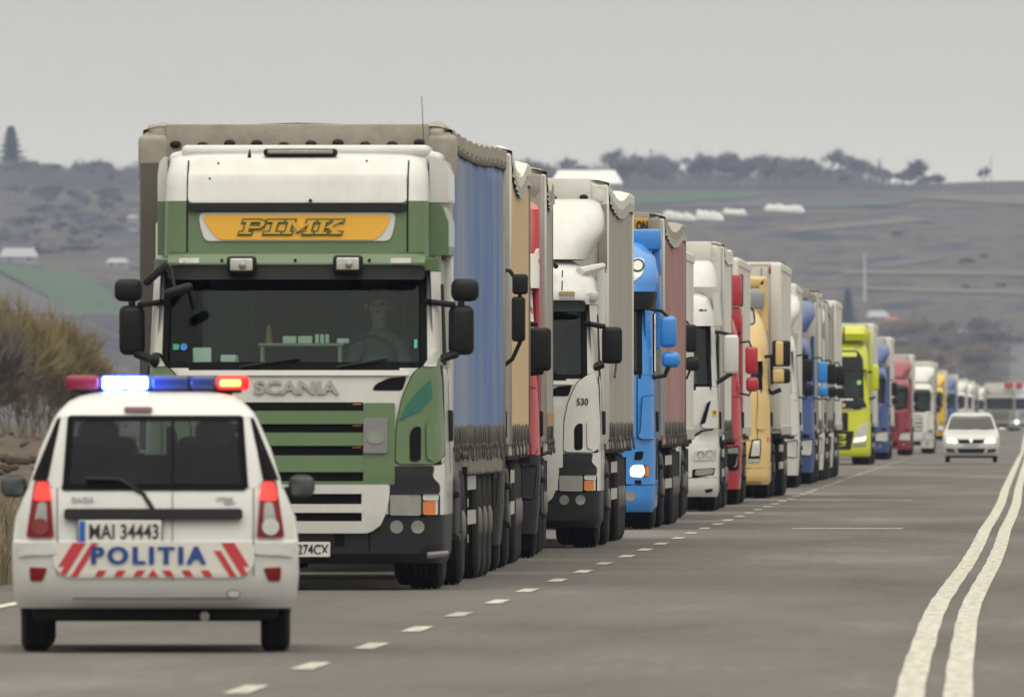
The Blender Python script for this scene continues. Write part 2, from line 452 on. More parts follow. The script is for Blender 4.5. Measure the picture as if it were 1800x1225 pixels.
# road markings -- thin coats of paint, each coat 6 mm above the tarmac
def interp(tab, y):
    if y <= tab[0][0]: return tab[0][1]
    for (a, u), (b, v) in zip(tab, tab[1:]):
        if y <= b: return u+(v-u)*(y-a)/(b-a)
    return tab[-1][1]
DL = [(60, -0.60), (85, -.585), (99, -0.63), (110, -.665), (122, -0.685), (135, -.71), (148, -0.712), (165, -.68), (185, -0.632), (212, -.60), (241, -0.592), (275, -.54), (315, -0.508),
      (345, -.515), (373, -0.52), (470, -.49), (591, -0.455), (900, -.47), (2500, -.6)]
ys_l = [40+3*k for k in range(200)] + [640+30*k for k in range(60)]
hw_ = 0.075
strip('double_centre_line', lambda y: [interp(DL, y)-hw_+.004*math.sin(y*.7), interp(DL, y)+hw_+.004*math.sin(y*.53)], ys_l, M_PAINT, 0.006)
strip('double_centre_line', lambda y: [interp(DL, y)+.25-hw_+.004*math.sin(y*.61), interp(DL, y)+.25+hw_], ys_l, M_PAINT, 0.006)
y0 = 101.5-9.5*4
for k in range(62):
    yc = y0+9.5*k
    strip('lane_dash', lambda y: [-4.13-.065+.01*math.sin(k*2.3), -4.13+.065+.01*math.sin(k*2.3)], [yc-1.5, yc-.5, yc+.5, yc+1.5], M_PAINT if k % 5 != 3 else M_PAINT2, 0.006)
strip('edge_line', lambda y: [-7.82, -7.68], ys_l, M_PAINT, 0.006)
strip('worn_cross_mark', lambda y: [-3.02, -2.3, -1.63], [243, 244.3], M_PAINT, 0.006)
strip('worn_cross_mark', lambda y: [-4.6, -3.2, -2.0], [322, 323.6], M_PAINT2, 0.006)
strip('worn_cross_mark', lambda y: [-7.1, -5.7], [177.2, 178.6], M_PAINT, 0.006)

# ------------------------------------------------------------------ trucks
ZOOM = {'2': (400, 600, 2.7217), '4': (880, 280, 3.4028), '5': (880, 620, 3.4028), '6': (1180, 400, 4.7125), '7': (1180, 640, 4.5375),
        '8': (1460, 540, 4.2235), 'p': (0, 0, 1.0), 'c': (1600, 650, 7.205), 'q': (0, 600, 2.15), 'k': (1290, 420, 5.5667)}
class Truck:
    def __init__(s, name, scale, X0, label, cat='truck', group=None, skew=0.0, X_c=None):
        s.s = scale; s.d = FPX/scale; s.X0 = X0; s.rz = road_z(s.d)
        s.cx = VX + X0*scale
        s.root = empty(name, (X0, s.d, s.rz), -math.atan(skew/16.0))
        tag(s.root, label, cat, group); s.surf = None
    def c(s, pts, zoom='p'):
        ox, oy, k = ZOOM[zoom]
        o = []
        for x, y in pts:
            px, py = ox+x/k, oy+y/k
            o.append(((px-s.cx)/s.s, HCAM+(VY-py)/s.s-s.rz))
        return o
    def world(s, x, y, z): return s.root.matrix_basis @ Vector((x, y, z))
    def f(s, name, m, pts, off=.006, th=.02, mir=False, r=0, dx=.14): return feat(s.surf, name, m, s.root, pts, off, th, mir, r, dx)

def tyre_mesh(w):
    h = w/2; p = [(-h+.01, .27), (-h, .31), (-h, .42), (-h+.02, .47), (-h+.045, .495)]
    ng = 5 if w < .4 else 9
    for k in range(ng):
        x = -h+.06+(w-.12)*k/(ng-1); p += [(x-.016, .5), (x-.007, .5), (x-.006, .486), (x+.006, .486), (x+.007, .5)]
    p += [(h-.045, .495), (h-.02, .47), (h, .42), (h, .31), (h-.01, .27)]
    return MB().lathe(p, 28).mesh('tyre')
def rim_mesh(w):
    h = w/2
    p = [(h-.01, .285), (h-.03, .28), (h-.06, .25), (h-.10, .23), (h-.12, .17), (h-.02, .145), (h+.01, .12), (h+.02, .08), (h+.02, .0)]
    mb = MB().lathe(p, 20)
    for k in range(10):
        a = 2*math.pi*k/10; mb.rbox((h-.09, .19*math.cos(a), .19*math.sin(a)), (.06, .03, .03), .008, 1)
    return mb.mesh('rim')
def wheel(root, x, y, w, r=0.5, rimm=None, key=''):
    side = 1 if x > 0 else -1
    e = empty('wheel', (x, y, r), 0 if side > 0 else math.pi, root)
    if r != .5: e.scale = (r/.5,)*3
    link('tyre', shared(('tyre', w), lambda: tyre_mesh(w)), RUB, e)
    me = shared(('rim', w), lambda: rim_mesh(w)); link('rim', me, rimm or STEEL, e)
    return e

def mirror(T, x0, x1, z0, z1, y, m, arm=True, r=.05, th=.14):
    def mk(sg):
        mb = MB().rbox((sg*(x0+x1)/2, y+.02, (z0+z1)/2), (x1-x0, th, z1-z0), r, 3)
        o = mb.build('side_mirror', m, T.root)
        MB().rbox((sg*(x0+x1)/2, y+.02+th/2, (z0+z1)/2), (x1-x0-.05, .008, z1-z0-.06), .003, 1).build('mirror_glass', MIRG, o)
    mk(1); mk(-1)
def arm(T, pts, r=.018, m=None):
    for sg in (1, -1): MB().tube([(sg*x, y, z) for x, y, z in pts], r, 8).build('mirror_arm', m or PL, T.root)

def cab_base(T, zones, win, yb=2.15, floor=True, wmat=None, seals=True, inside=True):
    S = T.surf; z0, z1, xa, xb = win; root = T.root
    for nm, m, a, b in zones: shell(S, a, b, yb, nm, m, root)
    xw = lambda z: xa+(xb-xa)*(z-z0)/(z1-z0)
    shell(S, z0, z1, yb, 'cab_pillars', wmat, root, xw=xw, cap=False)
    h0 = S.par(z0)[1]-.05; yf = S.y(0, z0)+.05; yt = S.y(0, z1)+.02
    # dark inside of the cab, open to the front
    mb = MB(); a, b = -h0, h0; zb = z0-.35
    vs = [(a, yf+.25, zb), (b, yf+.25, zb), (b, yb-.06, zb), (a, yb-.06, zb), (a+.05, yt, z1+.01), (b-.05, yt, z1+.01), (b-.05, yb-.06, z1+.01), (a+.05, yb-.06, z1+.01)]
    mb.add(vs, [(0, 1, 2, 3), (4, 7, 6, 5), (2, 6, 7, 3), (0, 3, 7, 4), (1, 5, 6, 2)])
    mb.build('cabin_lining', CABIN, root, 0)
    dz = z0-.02
    MB().rbox((0, yf+.36, dz-.12), (2*h0-.62, .62, .30), .07, 3).build('dashboard', DASH, root)
    if inside:
        for x in (-.62, .62):
            s_ = MB().rbox((x, 1.25, z0-.02), (.5, .5, .16), .06, 2).rbox((x, 1.52, z0+.32), (.48, .14, .66), .06, 2).rbox((x, 1.52, z0+.72), (.26, .11, .2), .05, 2)
            s_.build('seat', SEAT, root)
        st = MB(); pts = [(.6+.22*math.cos(k*math.pi/10), .84+.06*math.sin(k*math.pi/10), z0+.06+.20*math.sin(k*math.pi/10)) for k in range(21)]
        st.tube(pts, .016, 6); st.build('steering_wheel', DASH, root)
    g = rect(-1, 1, 0, 1)
    pts = [(-xa-.012, z0-.012), (xa+.012, z0-.012), (xb+.012, z1+.012), (-xb-.012, z1+.012)]
    feat(S, 'windscreen', GLS, root, pts, .003, .007, dx=.25)
    if seals:
        for sg in (1, -1):
            p = [(sg*(xa-.02), z0), (sg*(xa+.035), z0), (sg*(xb+.035), z1), (sg*(xb-.02), z1)]
            feat(S, 'windscreen_seal', BLK, root, p, .008, .012)
        feat(S, 'windscreen_seal', BLK, root, rect(-xa-.02, xa+.02, z0-.05, z0+.045), .009, .012, dx=.25)
    side_feat(S, 'door_window', BLK, root, rnd([(.55, z0+.02), (1.42, z0+.02), (1.42, z1-.1), (.78, z1-.1)], .06), .004, .012)
    side_feat(S, 'panel_gap', BLK, root, rect(.42, .435, .95, z0+.02), .002, .01)
    side_feat(S, 'panel_gap', BLK, root, rect(1.5, 1.515, .95, z1), .002, .01)
    h = 1.35 if z0 < 2 else 1.45
    for sg in (1, -1):
        MB().rbox((sg*(S.par(h)[1]+.012), 1.36, h), (.05, .2, .26), .018, 2).build('door_handle', PL, root)
    if floor:
        MB().rbox((0, 1.2, .52), (2.1, 1.9, .5), .05, 1).build('underbody', CHAS, root)

def tractor_gear(T, ld=1):
    root = T.root
    wheel(root, 1.04, 1.38, .315); wheel(root, -1.04, 1.38, .315)
    wheel(root, .93, 5.05, .58); wheel(root, -.93, 5.05, .58)
    for x in (.40, -.40): MB().box(x-.05, x+.05, 1.0, 6.1, .78, 1.02).build('chassis_rail', CHAS, root)
    for x in (1, -1):
        mb = MB(); 
        pts = [(.62*math.cos(R(a)), .62*math.sin(R(a))) for a in range(10, 171, 16)]
        vs = []; fs = []
        for u, v in pts: vs += [(x*.86, 1.38-u, .52+v), (x*1.235, 1.38-u, .52+v), (x*.86, 1.38-u*.95, .52+v*.95), (x*1.235, 1.38-u*.95, .52+v*.95)]
        for i in range(len(pts)-1):
            a = i*4; b = a+4; fs += [(a, a+1, b+1, b), (a+2, b+2, b+3, a+3), (a+1, a+3, b+3, b+1), (a, b, b+2, a+2)]
        mb.add(vs, fs).build('wheel_arch', PLG, root)
        m2 = MB().rbox((x*1.0, 2.95, .68), (.5, 1.25, .58), .09, 3); m2.build('fuel_tank', PLG, root)
        if ld:
            for z in (.42, .78): MB().rbox((x*1.262, 2.42, z), (.05, .30, .06), .012, 1).build('cab_step', PLG, root)
            MB().rbox((x*.93, 5.05, 1.10), (.62, 1.3, .06), .02, 1).build('mudguard', PL, root)
            MB().box(x*.93-.3, x*.93+.3, 5.72, 5.75, .3, 1.0).build('mud_flap', RUB, root)

def curtain(root, sg, x, y0, y1, z0, z1, m, amp, seed, name='side_curtain', nw=10):
    rng = random.Random(seed); ph = [rng.uniform(0, 6.28) for _ in range(4)]; ny, nzz = 84, 14
    vs = []
    for i in range(ny+1):
        t = i/ny; y = y0+(y1-y0)*t
        for j in range(nzz+1):
            u = j/nzz; z = z0+(z1-z0)*u
            env = (0.35+0.65*(1-u)**.8)*min(1, t*14, (1-t)*14)
            wv = math.sin(t*nw*6.28+ph[0])*.55+math.sin(t*nw*2.3*6.28+ph[1]+u)*.10+math.sin(t*nw*.42*6.28+ph[2]+.6*u)*.5
            vs.append((sg*(x+amp*env*wv+amp*.5*env), y, z-.03*math.sin(t*nw*1.7*6.28+ph[3])*(1-u)*.4))
    m_ = nzz+1; fs = [(i*m_+j, (i+1)*m_+j, (i+1)*m_+j+1, i*m_+j+1) for i in range(ny) for j in range(nzz)]
    o = len(vs); vs += [(sg*(abs(v[0])-.03), v[1], v[2]) for v in vs]
    fs += [(o+a, o+d, o+c_, o+b) for a, b, c_, d in fs]
    for i in range(ny):
        a = i*m_; fs.append((a, o+a, o+a+m_, a+m_)); a = i*m_+nzz; fs.append((a, a+m_, o+a+m_, o+a))
    for j in range(nzz):
        fs.append((j, j+1, o+j+1, o+j)); a = ny*m_+j; fs.append((a, o+a, o+a+1, a+1))
    return MB().add(vs, fs).build(name, m, root, 180)

def strap_mesh():
    mb = MB()
    mb.rbox((0, 0, -.085), (.012, .07, .17), .004, 1)
    mb.rbox((.008, 0, -.17), (.018, .05, .05), .006, 1)
    pts = [(.008, .02, -.18), (.014, .045, -.235), (.016, .02, -.285), (.012, -.025, -.26), (.008, -.012, -.19)]
    mb.tube(pts, .006, 5)
    return mb.mesh('strap')
def hook_mesh():
    b = bmesh.new(); bmesh.ops.create_uvsphere(b, u_segments=10, v_segments=6, radius=.04)
    bmesh.ops.scale(b, vec=(1.25, .6, .8), verts=b.verts); return MB().bm(b).mesh('tarp_hook')

def trailer(T, kind, cm, fm, rm, y0=2.6, L=13.4, ztop=3.95, amp=.02, dx=0.0, straps=18, hooks=8, seed=1, ld=1, zb=1.16, sag=.10, valance=None, frontval=True, corner=True, skirt=None, postm=None, hem=None, nw=7):
    root = T.root; w = 1.275; y1 = y0+L; val = valance or fm
    MB().rbox((dx, y0+.08, (1.1+ztop-.05)/2), (2*w-.03, .14, ztop-.05-1.1), .02, 1).build('trailer_front', fm if kind != 'tarp_dark' else DARKT, root)
    MB().box(dx-w+.02, dx+w-.02, y0+.02, y1, 1.02, 1.14).build('trailer_floor', CHAS, root)
    MB().rbox((dx, y1-.05, (1.1+ztop)/2), (2*w-.02, .1, ztop-1.12), .02, 1).build('rear_door', BOXW, root)
    if kind == 'box':
        for sg in (1, -1):
            MB().rbox((dx+sg*(w-.03), (y0+y1)/2, (1.1+ztop)/2), (.07, L-.02, ztop-1.12), .02, 1).build('side_panel', cm, root)
            MB().rbox((dx+sg*(w+.005), (y0+y1)/2, ztop-.08), (.03, L, .12), .01, 1).build('top_rail', fm, root)
            MB().rbox((dx+sg*(w+.005), (y0+y1)/2, 1.16), (.03, L, .16), .01, 1).build('bottom_rail', ALU, root)
            if ld:
                for k in range(3):
                    MB().box(dx+sg*(w+.004), dx+sg*(w+.008), y0+2.2+k*4.1, y0+2.212+k*4.1, 1.25, ztop-.15).build('panel_joint', TARPG, root)
            MB().rbox((dx+sg*(w-.09), y0-.02, (1.15+ztop)/2), (.19, .09, ztop-1.2), .04, 2).build('corner_post', fm, root)
        MB().rbox((dx, (y0+y1)/2, ztop-.03), (2*w, L, .07), .02, 1).build('trailer_roof', rm, root)
        if ld:
            MB().box(dx+.93, dx+.945, y0-.002, y0+.02, 1.3, ztop-.1).build('panel_joint', STEEL, root)
            for sg in (1, -1): MB().rbox((dx+sg*1.1, y0-.035, ztop-.14), (.07, .03, .12), .01, 1).build('marker_lamp', REDL, root)
    else:
        for sg in (1, -1):
            co = curtain(root, sg, w-.005, y0+.16, y1-.06, zb, ztop-.16, cm, amp, seed+sg*7, nw=nw); co.location.x = dx
            if straps > 10:
                co.data.materials.append(hem or DARKT)
                for p_ in co.data.polygons:
                    if p_.center.z < zb+.19: p_.material_index = 1
        # roof tarp, sagging between the ends, with a scalloped valance along each side
        ny = 30; vs = []; fs = []; 
        for i in range(ny+1):
            t = i/ny; y = y0+.02+(L-.04)*t; dz = -sag*math.sin(math.pi*min(1, t*1.25))**1.0*(1 if t < .8 else (1-t)/.2*.6+.4)*.9
            for x, z in ((-w-.02, -.14), (-w-.02, -.01), (-w+.1, .02), (0, .05), (w-.1, .02), (w+.02, -.01), (w+.02, -.14)):
                vs.append((x+dx, y, ztop-.02+z+dz*(1 if abs(x) > 1 else 1.2)+.012*math.sin(i*2.1)))
        for i in range(ny):
            for k in range(6): a = i*7+k; fs.append((a, a+1, a+8, a+7))
        o = len(vs); vs += [(dx+(v[0]-dx)*.985, v[1], v[2]-.025) for v in vs]
        fs += [tuple(o+i for i in reversed(f)) for f in fs]
        MB().add(vs, fs).build('trailer_roof', rm, root, 50)
        for sg in (1, -1):
            ns = 60; vs = []; fs = []
            for i in range(ns+1):
                t = i/ns; dz = -sag*math.sin(math.pi*min(1, t*1.25))*.9
                low = .225+.010*(i % 2)
                for j, zz in enumerate((-.13, -.2, -low+(.05 if hooks > 9 else 0))):
                    vs.append((dx+sg*(w+.022+.012*math.sin(i*1.3+j)+(0.006*(i % 2) if j == 2 else 0)), y0+.05+(L-.15)*t, ztop+zz+dz))
            for i in range(ns):
                for j in range(2): a = i*3+j; fs.append((a, a+3, a+4, a+1))
            o = len(vs); vs += [(v[0]-sg*.015, v[1], v[2]) for v in vs]; fs += [tuple(o+i for i in reversed(f)) for f in fs]
            MB().add(vs, fs).build('top_valance', val, root, 60)
            MB().rbox((dx+sg*(w-.02), y0+.09, (1.1+ztop)/2), (.075, .17, ztop-1.2), .02, 1).build('corner_post', postm or (ALU if ld else fm), root)
            MB().rbox((dx+sg*(w-.03), y1-.07, (1.1+ztop)/2), (.085, .15, ztop-1.2), .02, 1).build('corner_post', postm or STEEL, root)
            if corner:
                b = bmesh.new(); bmesh.ops.create_cube(b, size=1); bmesh.ops.scale(b, vec=(.29, .38, .36), verts=b.verts)
                bmesh.ops.bevel(b, geom=b.edges[:], offset=.12, segments=4, profile=.5, affect='EDGES')
                bmesh.ops.subdivide_edges(b, edges=b.edges[:], cuts=1, use_grid_fill=True)
                for v in b.verts:
                    q = noise.noise_vector(v.co*9+Vector((seed*3, sg*5, 0))); v.co += q*.022
                MB().bm(b, Matrix.Translation((dx+sg*(w-.13), y0+.19, ztop-(.145 if hooks > 9 else .17)))).build('corner_tarp', rm, root, 80)
        if frontval:
            MB().rbox((dx, y0-.005, ztop-.13), (2*w-.35, .05, .30), .015, 2).build('front_valance', rm, root)
            for k in range(hooks):
                x = dx-1.02+2.04*(k/(hooks-1) if hooks > 1 else .5)
                link('tarp_hook', shared('hook', hook_mesh), PL, root, (x, y0-.045, ztop-(.15 if hooks > 9 else .20)-.012*math.sin(k*1.9)))
        if ld and straps:
            sm = shared('strap', strap_mesh)
            for k in range(straps):
                y = y0+.3+(L-.6)*k/(straps-1)+random.uniform(-.05, .05)
                o = link('strap', sm, STRAPM, root, (dx+w+.016+.006*math.sin(k*2), y, zb+.17+random.uniform(-.006, .006)))
                o.rotation_euler = (random.uniform(-.12, .12), random.uniform(-.03, .03), 0); o.scale = (1, 1, random.uniform(.95, 1.08))
            curtain(root, 1, w-.012, y0+.2, y1-.1, zb-(.24 if straps > 24 else .10), zb+.04, SKIRTM if straps > 24 else (skirt or val), amp*.7, seed+31, 'curtain_skirt', 22).location.x = dx
    # running gear
    for x in (.45, -.45): MB().box(dx+x-.06, dx+x+.06, y0+1, y1, .72, 1.02).build('chassis_rail', CHAS, root)
    for k in range(3):
        yw = y0+L-4.85+k*1.31
        for sg in (1, -1): wheel(root, dx+sg*1.03, yw, .385)
    if ld:
        for sg in (1, -1):
            for z in (.55, .85): MB().box(dx+sg*1.2-.015, dx+sg*1.2+.015, y0+3.6, y0+L-5.6, z-.06, z+.06).build('side_guard', ALU, root)
            MB().box(dx+sg*.85-.05, dx+sg*.85+.05, y0+2.9, y0+3.0, .3, 1.0).build('landing_leg', STEEL, root)
            MB().box(dx+sg*1.03-.2, dx+sg*1.03+.2, y0+L-1.55, y0+L-1.52, .3, .95).build('mud_flap', RUB, root)
            MB().rbox((dx+sg*1.0, y0+L-3.54, 1.02), (.42, 4.0, .05), .02, 1).build('mudguard', PL, root)
        MB().box(dx-1.15, dx+1.15, y1-.25, y1-.15, .45, .56).build('rear_underrun', STEEL, root)

# --- cab families -------------------------------------------------
LV_SC = [(.22, .10, 1.19, .30, .05), (.30, .02, 1.225, .32, .05), (.62, 0, 1.235, .32, .06), (.95, 0, 1.24, .34, .07), (1.75, .08, 1.22, .36, .08),
         (1.83, .10, 1.21, .34, .08), (2.62, .36, 1.18, .30, .08), (2.72, .38, 1.18, .28, .06)]
P1 = lambda pts: [((x-522)/213.0, 1.45+(727-y)/213.0) for x, y in pts]
P2 = lambda pts: P1([(400+x/2.7217, 600+y/2.7217) for x, y in pts])
zy = lambda y: 1.45+(727-y)/213.0
def scania_low(T, low, lip, corner, letters=True):
    f = T.f
    f('grille_backing', BLK, rect(-.575, .575, zy(848), zy(707)), .003, .01)
    for a, b in ((745, 722), (783, 760), (829, 800), (852, 845)): f('grille_slat', low, rect(-.58, .58, zy(a), zy(b)), .034, .036, r=.012)
    f('grille_surround', low, rnd(rect(.577, .835, zy(851), zy(708)), .02), .026, .03, True)
    f('grille_backing', BLK, rect(-.56, .56, zy(920), zy(866)), .004, .01)
    for a, b in ((867, 851), (900, 885)): f('lower_grille_slat', lip, rect(-.58, .58, zy(a), zy(b)), .04, .042, r=.012)
    f('lower_grille_slat', lip, rect(-.62, .62, zy(936), zy(915)), .04, .042, r=.012)
    f('lower_grille_surround', lip, rnd([(.565, zy(936)), (.64, zy(934)), (.72, zy(922)), (.765, zy(900)), (.79, zy(875)), (.795, zy(851)), (.565, zy(851))], .02), .036, .04, True)
    f('air_intake', BLK, rnd(P2([(705, 235), (722, 205), (785, 175), (872, 168), (850, 236)]), .03), .004, .012, True)
    f('front_lip', lip, rect(-.95, .95, zy(660), zy(651)), .03, .03, r=.01)
    f('headlight_cowl', PLG, rnd([(.77, .79), (1.2, .79), (1.2, .87), (1.14, .93), (1.16, 1.02), (.77, 1.02)], .03), .02, .03, True)
    hl = [(.785, .605), (1.2, .605), (1.2, .795), (.785, .795)]
    f('headlight_frame', BLK, rnd(hl, .03), .008, .02, True)
    f('headlight', LENSD, rnd(rect(.795, 1.05, .615, .785), .02), .016, .02, True)
    f('indicator', ORG, rnd(rect(1.065, 1.165, .622, .735), .015), .017, .02, True)
    f('position_lamp', LENS, rnd(rect(1.065, 1.19, .742, .787), .012), .017, .02, True)
    f('fog_lamp', LENSD, circ(.85, zy(925), .054), .008, .012, True)
    f('fog_lamp', LENSD, circ(1.023, zy(925), .054), .008, .012, True)
    f('panel_gap', BLK, rnd(P1([(699.3, 816.8), (701.2, 745), (710.4, 699), (730.4, 653.6), (759.5, 634), (785, 627), (785, 816.8)]), .05), .004, .02, True, dx=.03)  # gap and edge shadow of the corner panel, painted as one black rim
    f('corner_panel', corner, rnd(P1([(701, 815), (703, 745), (712, 700), (732, 655), (760, 635), (790, 625), (792, 730), (788, 800), (770, 816)]), .05), .03, .035, True, dx=.035)
    f('corner_vent', BLK, rnd(P2([(888, 572), (886, 440), (905, 408), (940, 405), (940, 565), (918, 574)]), .03), .036, .012, True, dx=.05)
    f('corner_ridge', corner, rnd(P2([(1000, 575), (1020, 520), (1020, 400), (985, 370), (965, 395), (968, 560)]), .03), .05, .03, True, dx=.05)
    f('panel_gap', BLK, rect(-1.18, 1.18, .612, .624), .004, .01)
    f('panel_gap', BLK, rect(.62, .632, .26, .6), .003, .01, True)
    f('tow_cover', BLK, rect(-.42, -.34, .36, .46), .003, .01, True)
    if letters: text_on(T.surf, 'SCANIA', 'maker_lettering', SILV, T.root, .025, zy(681), .70, .112, .018, .006, bold=.035, spacing=1.02)

def wipers(T, z, m=PL):
    for x, a in ((-.45, .5), (.35, .42)):
        pts = [(x, T.surf.y(x, z-.04)-.03, z-.04), (x+.25, T.surf.y(x+.25, z)-.03, z), (x+a, T.surf.y(min(1, x+a), z+.035)-.025, z+.035)]
        MB().tube(pts, .011, 6).build('wiper', m, T.root)

def deflector(T, lv, m, yb=2.25, name='roof_deflector'):
    s0 = Surf(lv); shell(s0, lv[0][0], lv[-1][0], yb, name, m, T.root); return s0
LV_DEF = [(3.12, .75, 1.06, .35, .1), (3.3, .86, 1.16, .35, .1), (3.45, 1.0, 1.245, .35, .1), (3.62, 1.2, 1.235, .4, .1), (3.74, 1.5, 1.19, .4, .1), (3.785, 1.8, 1.10, .3, .1)]

def scania(T, base, low, lip, corner, roofm, kind='deflector', visor=PL, ledge=None, defm=None, letters=True, inside=True):
    ledge = ledge or base
    lv = list(LV_SC)
    if kind == 'top': lv += [(2.74, .44, 1.09, .14, .05), (3.2, .50, 1.085, .16, .05), (3.42, .57, 1.08, .2, .06), (3.55, .72, 1.06, .24, .06), (3.61, 1.0, 1.02, .24, .06)]
    else: lv += [(2.9, .46, 1.15, .32, .08), (3.02, .60, 1.05, .35, .08), (3.12, .95, .88, .3, .08)]
    T.surf = Surf(lv)
    zones = [('bumper', PLG, .22, .615), ('cab', base, .62, 1.825), ('cab_header', ledge, 2.625, 2.735)]
    zones += [('roof', roofm, 2.74, lv[-1][0])] if kind != 'top' else []
    cab_base(T, zones, (1.83, 2.62, 1.06, 1.045), wmat=base, inside=inside)
    scania_low(T, low, lip, corner, letters); wipers(T, 1.87)
    T.f('visor_ledge', ledge, rnd(rect(-1.05, 1.07, zy(466), zy(444)), .02), .11, .12, dx=.12)
    T.f('sun_visor', visor, rnd(rect(-1.05, 1.07, zy(492), zy(468)), .03), .15, .13, dx=.12)
    T.f('clearance_lamp', LENSD, rect(.79, .955, zy(463), zy(454)), .116, .02, True)
    tractor_gear(T)
    for sg in (1, -1):
        MB().rbox((sg*1.19, 2.2, (1.2+3.0)/2), (.09, .42, 1.9), .03, 2).build('side_fairing', base, T.root)
    if kind != 'top' and defm:
        deflector(T, LV_DEF, defm)
        for sg in (1, -1): MB().rbox((sg*.9, 1.55, 3.14), (.25, .5, .05), .02, 1).build('deflector_bracket', PL, T.root)

def generic(T, base, roof='def', low=None, bump=None, mir=PL, lamps=LENS, top=None, visor=SGL, grille=BLK, ld=1, gear=1, zs=.60, cpan=True, defm=None):
    low = low or base; bump = bump or base; top = top or base
    T.surf = Surf([(.25, .06, 1.2, .25, .05), (.6, 0, 1.23, .3, .06), (1.0, 0, 1.24, .32, .06), (1.75, .07, 1.22, .32, .07), (1.85, .10, 1.21, .30, .07),
                   (2.65, .34, 1.16, .28, .06), (2.75, .36, 1.16, .30, .06), (2.95, .50, 1.10, .35, .08), (3.08, .82, .95, .3, .08)])
    cab_base(T, [('bumper', bump, .25, zs), ('cab', base, zs+.005, 1.845), ('roof', top, 2.655, 3.08)], (1.85, 2.65, 1.05, 1.03), wmat=base, inside=bool(ld))
    f = T.f
    f('grille', grille, rnd(rect(-.72, .72, .98, 1.66), .06), .006, .02)
    for z in (1.08, 1.25, 1.42, 1.57): f('grille_slat', low, rect(-.70, .70, z-.045, z+.045), .03, .03, r=.01)
    f('headlight', lamps, rnd([(.74, .62), (1.17, .60), (1.2, .92), (.80, .86)], .05), .01, .02, True)
    f('headlight_rim', BLK, rnd([(.72, .60), (1.185, .58), (1.215, .95), (.78, .88)], .05), .005, .015, True)
    if cpan: f('panel_gap', BLK, rnd([(.942, 1.032), (1.22, 1.032), (1.22, 1.708), (.992, 1.748)], .06), .003, .012, True, dx=.04)  # black rim: the corner panel's gap together with a painted edge shadow
    if cpan: f('corner_panel', base, rnd([(.95, 1.04), (1.22, 1.04), (1.22, 1.70), (1.0, 1.74)], .06), .04, .04, True, dx=.07)
    f('step_recess', BLK, rnd(rect(.98, 1.14, .955, 1.015), .02), .004, .01, True)
    f('lower_grille', BLK, rnd(rect(-.66, .66, .36, .55), .04), .004, .01)
    f('fog_lamp', LENSD, circ(.93, .44, .06), .006, .01, True)
    f('panel_gap', BLK, rect(-1.2, 1.2, .596, .61), .003, .01)
    f('sun_visor', visor, rnd(rect(-1.05, 1.05, 2.62, 2.80), .05), .13, .03, dx=.12)
    if ld: wipers(T, 1.89)
    if gear: tractor_gear(T, ld)
    mirror(T, 1.30, 1.50, 2.08, 2.52, .45, mir); mirror(T, 1.31, 1.51, 1.80, 2.03, .45, mir, r=.06)
    arm(T, [(1.18, .5, 2.58), (1.36, .44, 2.60), (1.40, .44, 2.50)]); arm(T, [(1.2, .45, 1.78), (1.36, .44, 1.74), (1.40, .44, 1.84)])
    for sg in (1, -1): MB().rbox((sg*1.19, 2.2, 2.1), (.09, .42, 1.9), .03, 2).build('side_fairing', base, T.root)
    if roof == 'def': deflector(T, LV_DEF, defm or top)

QUEUE = 'lorries standing in the queue'
# paints of this queue
GRN = paint('leaf_green_paint', (0.098, 0.172, 0.072), 0.25, dirtcol=(0.16, 0.20, 0.13))
TEAL = paint('teal_paint', (0.0, 0.12, 0.085), 0.1)
YEL = mat('sign_yellow', (0.80, 0.42, 0.035), 0.4)
YINK = mat('sign_green_ink', (0.09, 0.11, 0.02), 0.5)
BLUEC = mat('blue_curtain', (0.08, 0.17, 0.40), 0.5, 0, 0.95, (0.31, 0.335, 0.39), scale=(.6, .33, .12), bump=.15, bscale=1.2)
BEIGEC = mat('beige_curtain', (0.62, 0.44, 0.25), 0.6, 0, 0.4, (0.5, 0.42, 0.31), scale=(.6, .6, .3))
GREYC = mat('grey_curtain', (0.36, 0.345, 0.315), 0.6, 0, 0.45, (0.25, 0.235, 0.21), scale=(.8, .7, .3))
PINKC = mat('faded_red_curtain', (0.34, 0.15, 0.155), 0.65, 0, 0.7, (0.42, 0.33, 0.31), scale=(.8, .6, .35))
REDP = paint('red_paint', (0.46, 0.022, 0.038), 0.2, dirtcol=(.4, .14, .13))
BLUP = paint('bright_blue_paint', (0.025, 0.24, 0.72), 0.25, dirtcol=(0.20, .31, .48))
BEIP = paint('sand_paint', (0.70, 0.49, 0.20), 0.2, dirtcol=(.5, .4, .25))
VYEL = paint('lime_yellow_paint', (0.60, 0.64, 0.015), 0.12, dirtcol=(.45, .45, .15))
DBLU = paint('dark_blue_paint', (0.03, 0.07, 0.26), 0.25, dirtcol=(.12, .14, .2))
DRED = paint('dark_red_paint', (0.25, 0.012, 0.035), 0.2, dirtcol=(.2, .08, .08))
WYEL = paint('warm_yellow_paint', (0.72, 0.46, 0.01), 0.15)
GRNF = paint('dull_green_paint', (0.16, 0.24, 0.16), 0.25)
OLIV = mat('olive_grey_tarp', (0.16, 0.16, 0.135), 0.7, 0, .5, (.24, .23, .2))

# ---- 1: the green and white truck that leads the queue
T = Truck('articulated_truck', 214.0, -6.075, 'green and white lorry with a yellow PIMK sign at the head of the queue', 'truck', QUEUE, skew=.10)
t1 = T
scania(T, WHITE, GRN, WHITE, GRN, WHITE, 'top', PL, GRN)
S = T.surf; rt = T.root; f = T.f
shell(S, 2.74, 3.20, 2.2, 'roof_box', GRN, rt); shell(S, 3.203, 3.61, 2.2, 'roof', WHITE, rt)
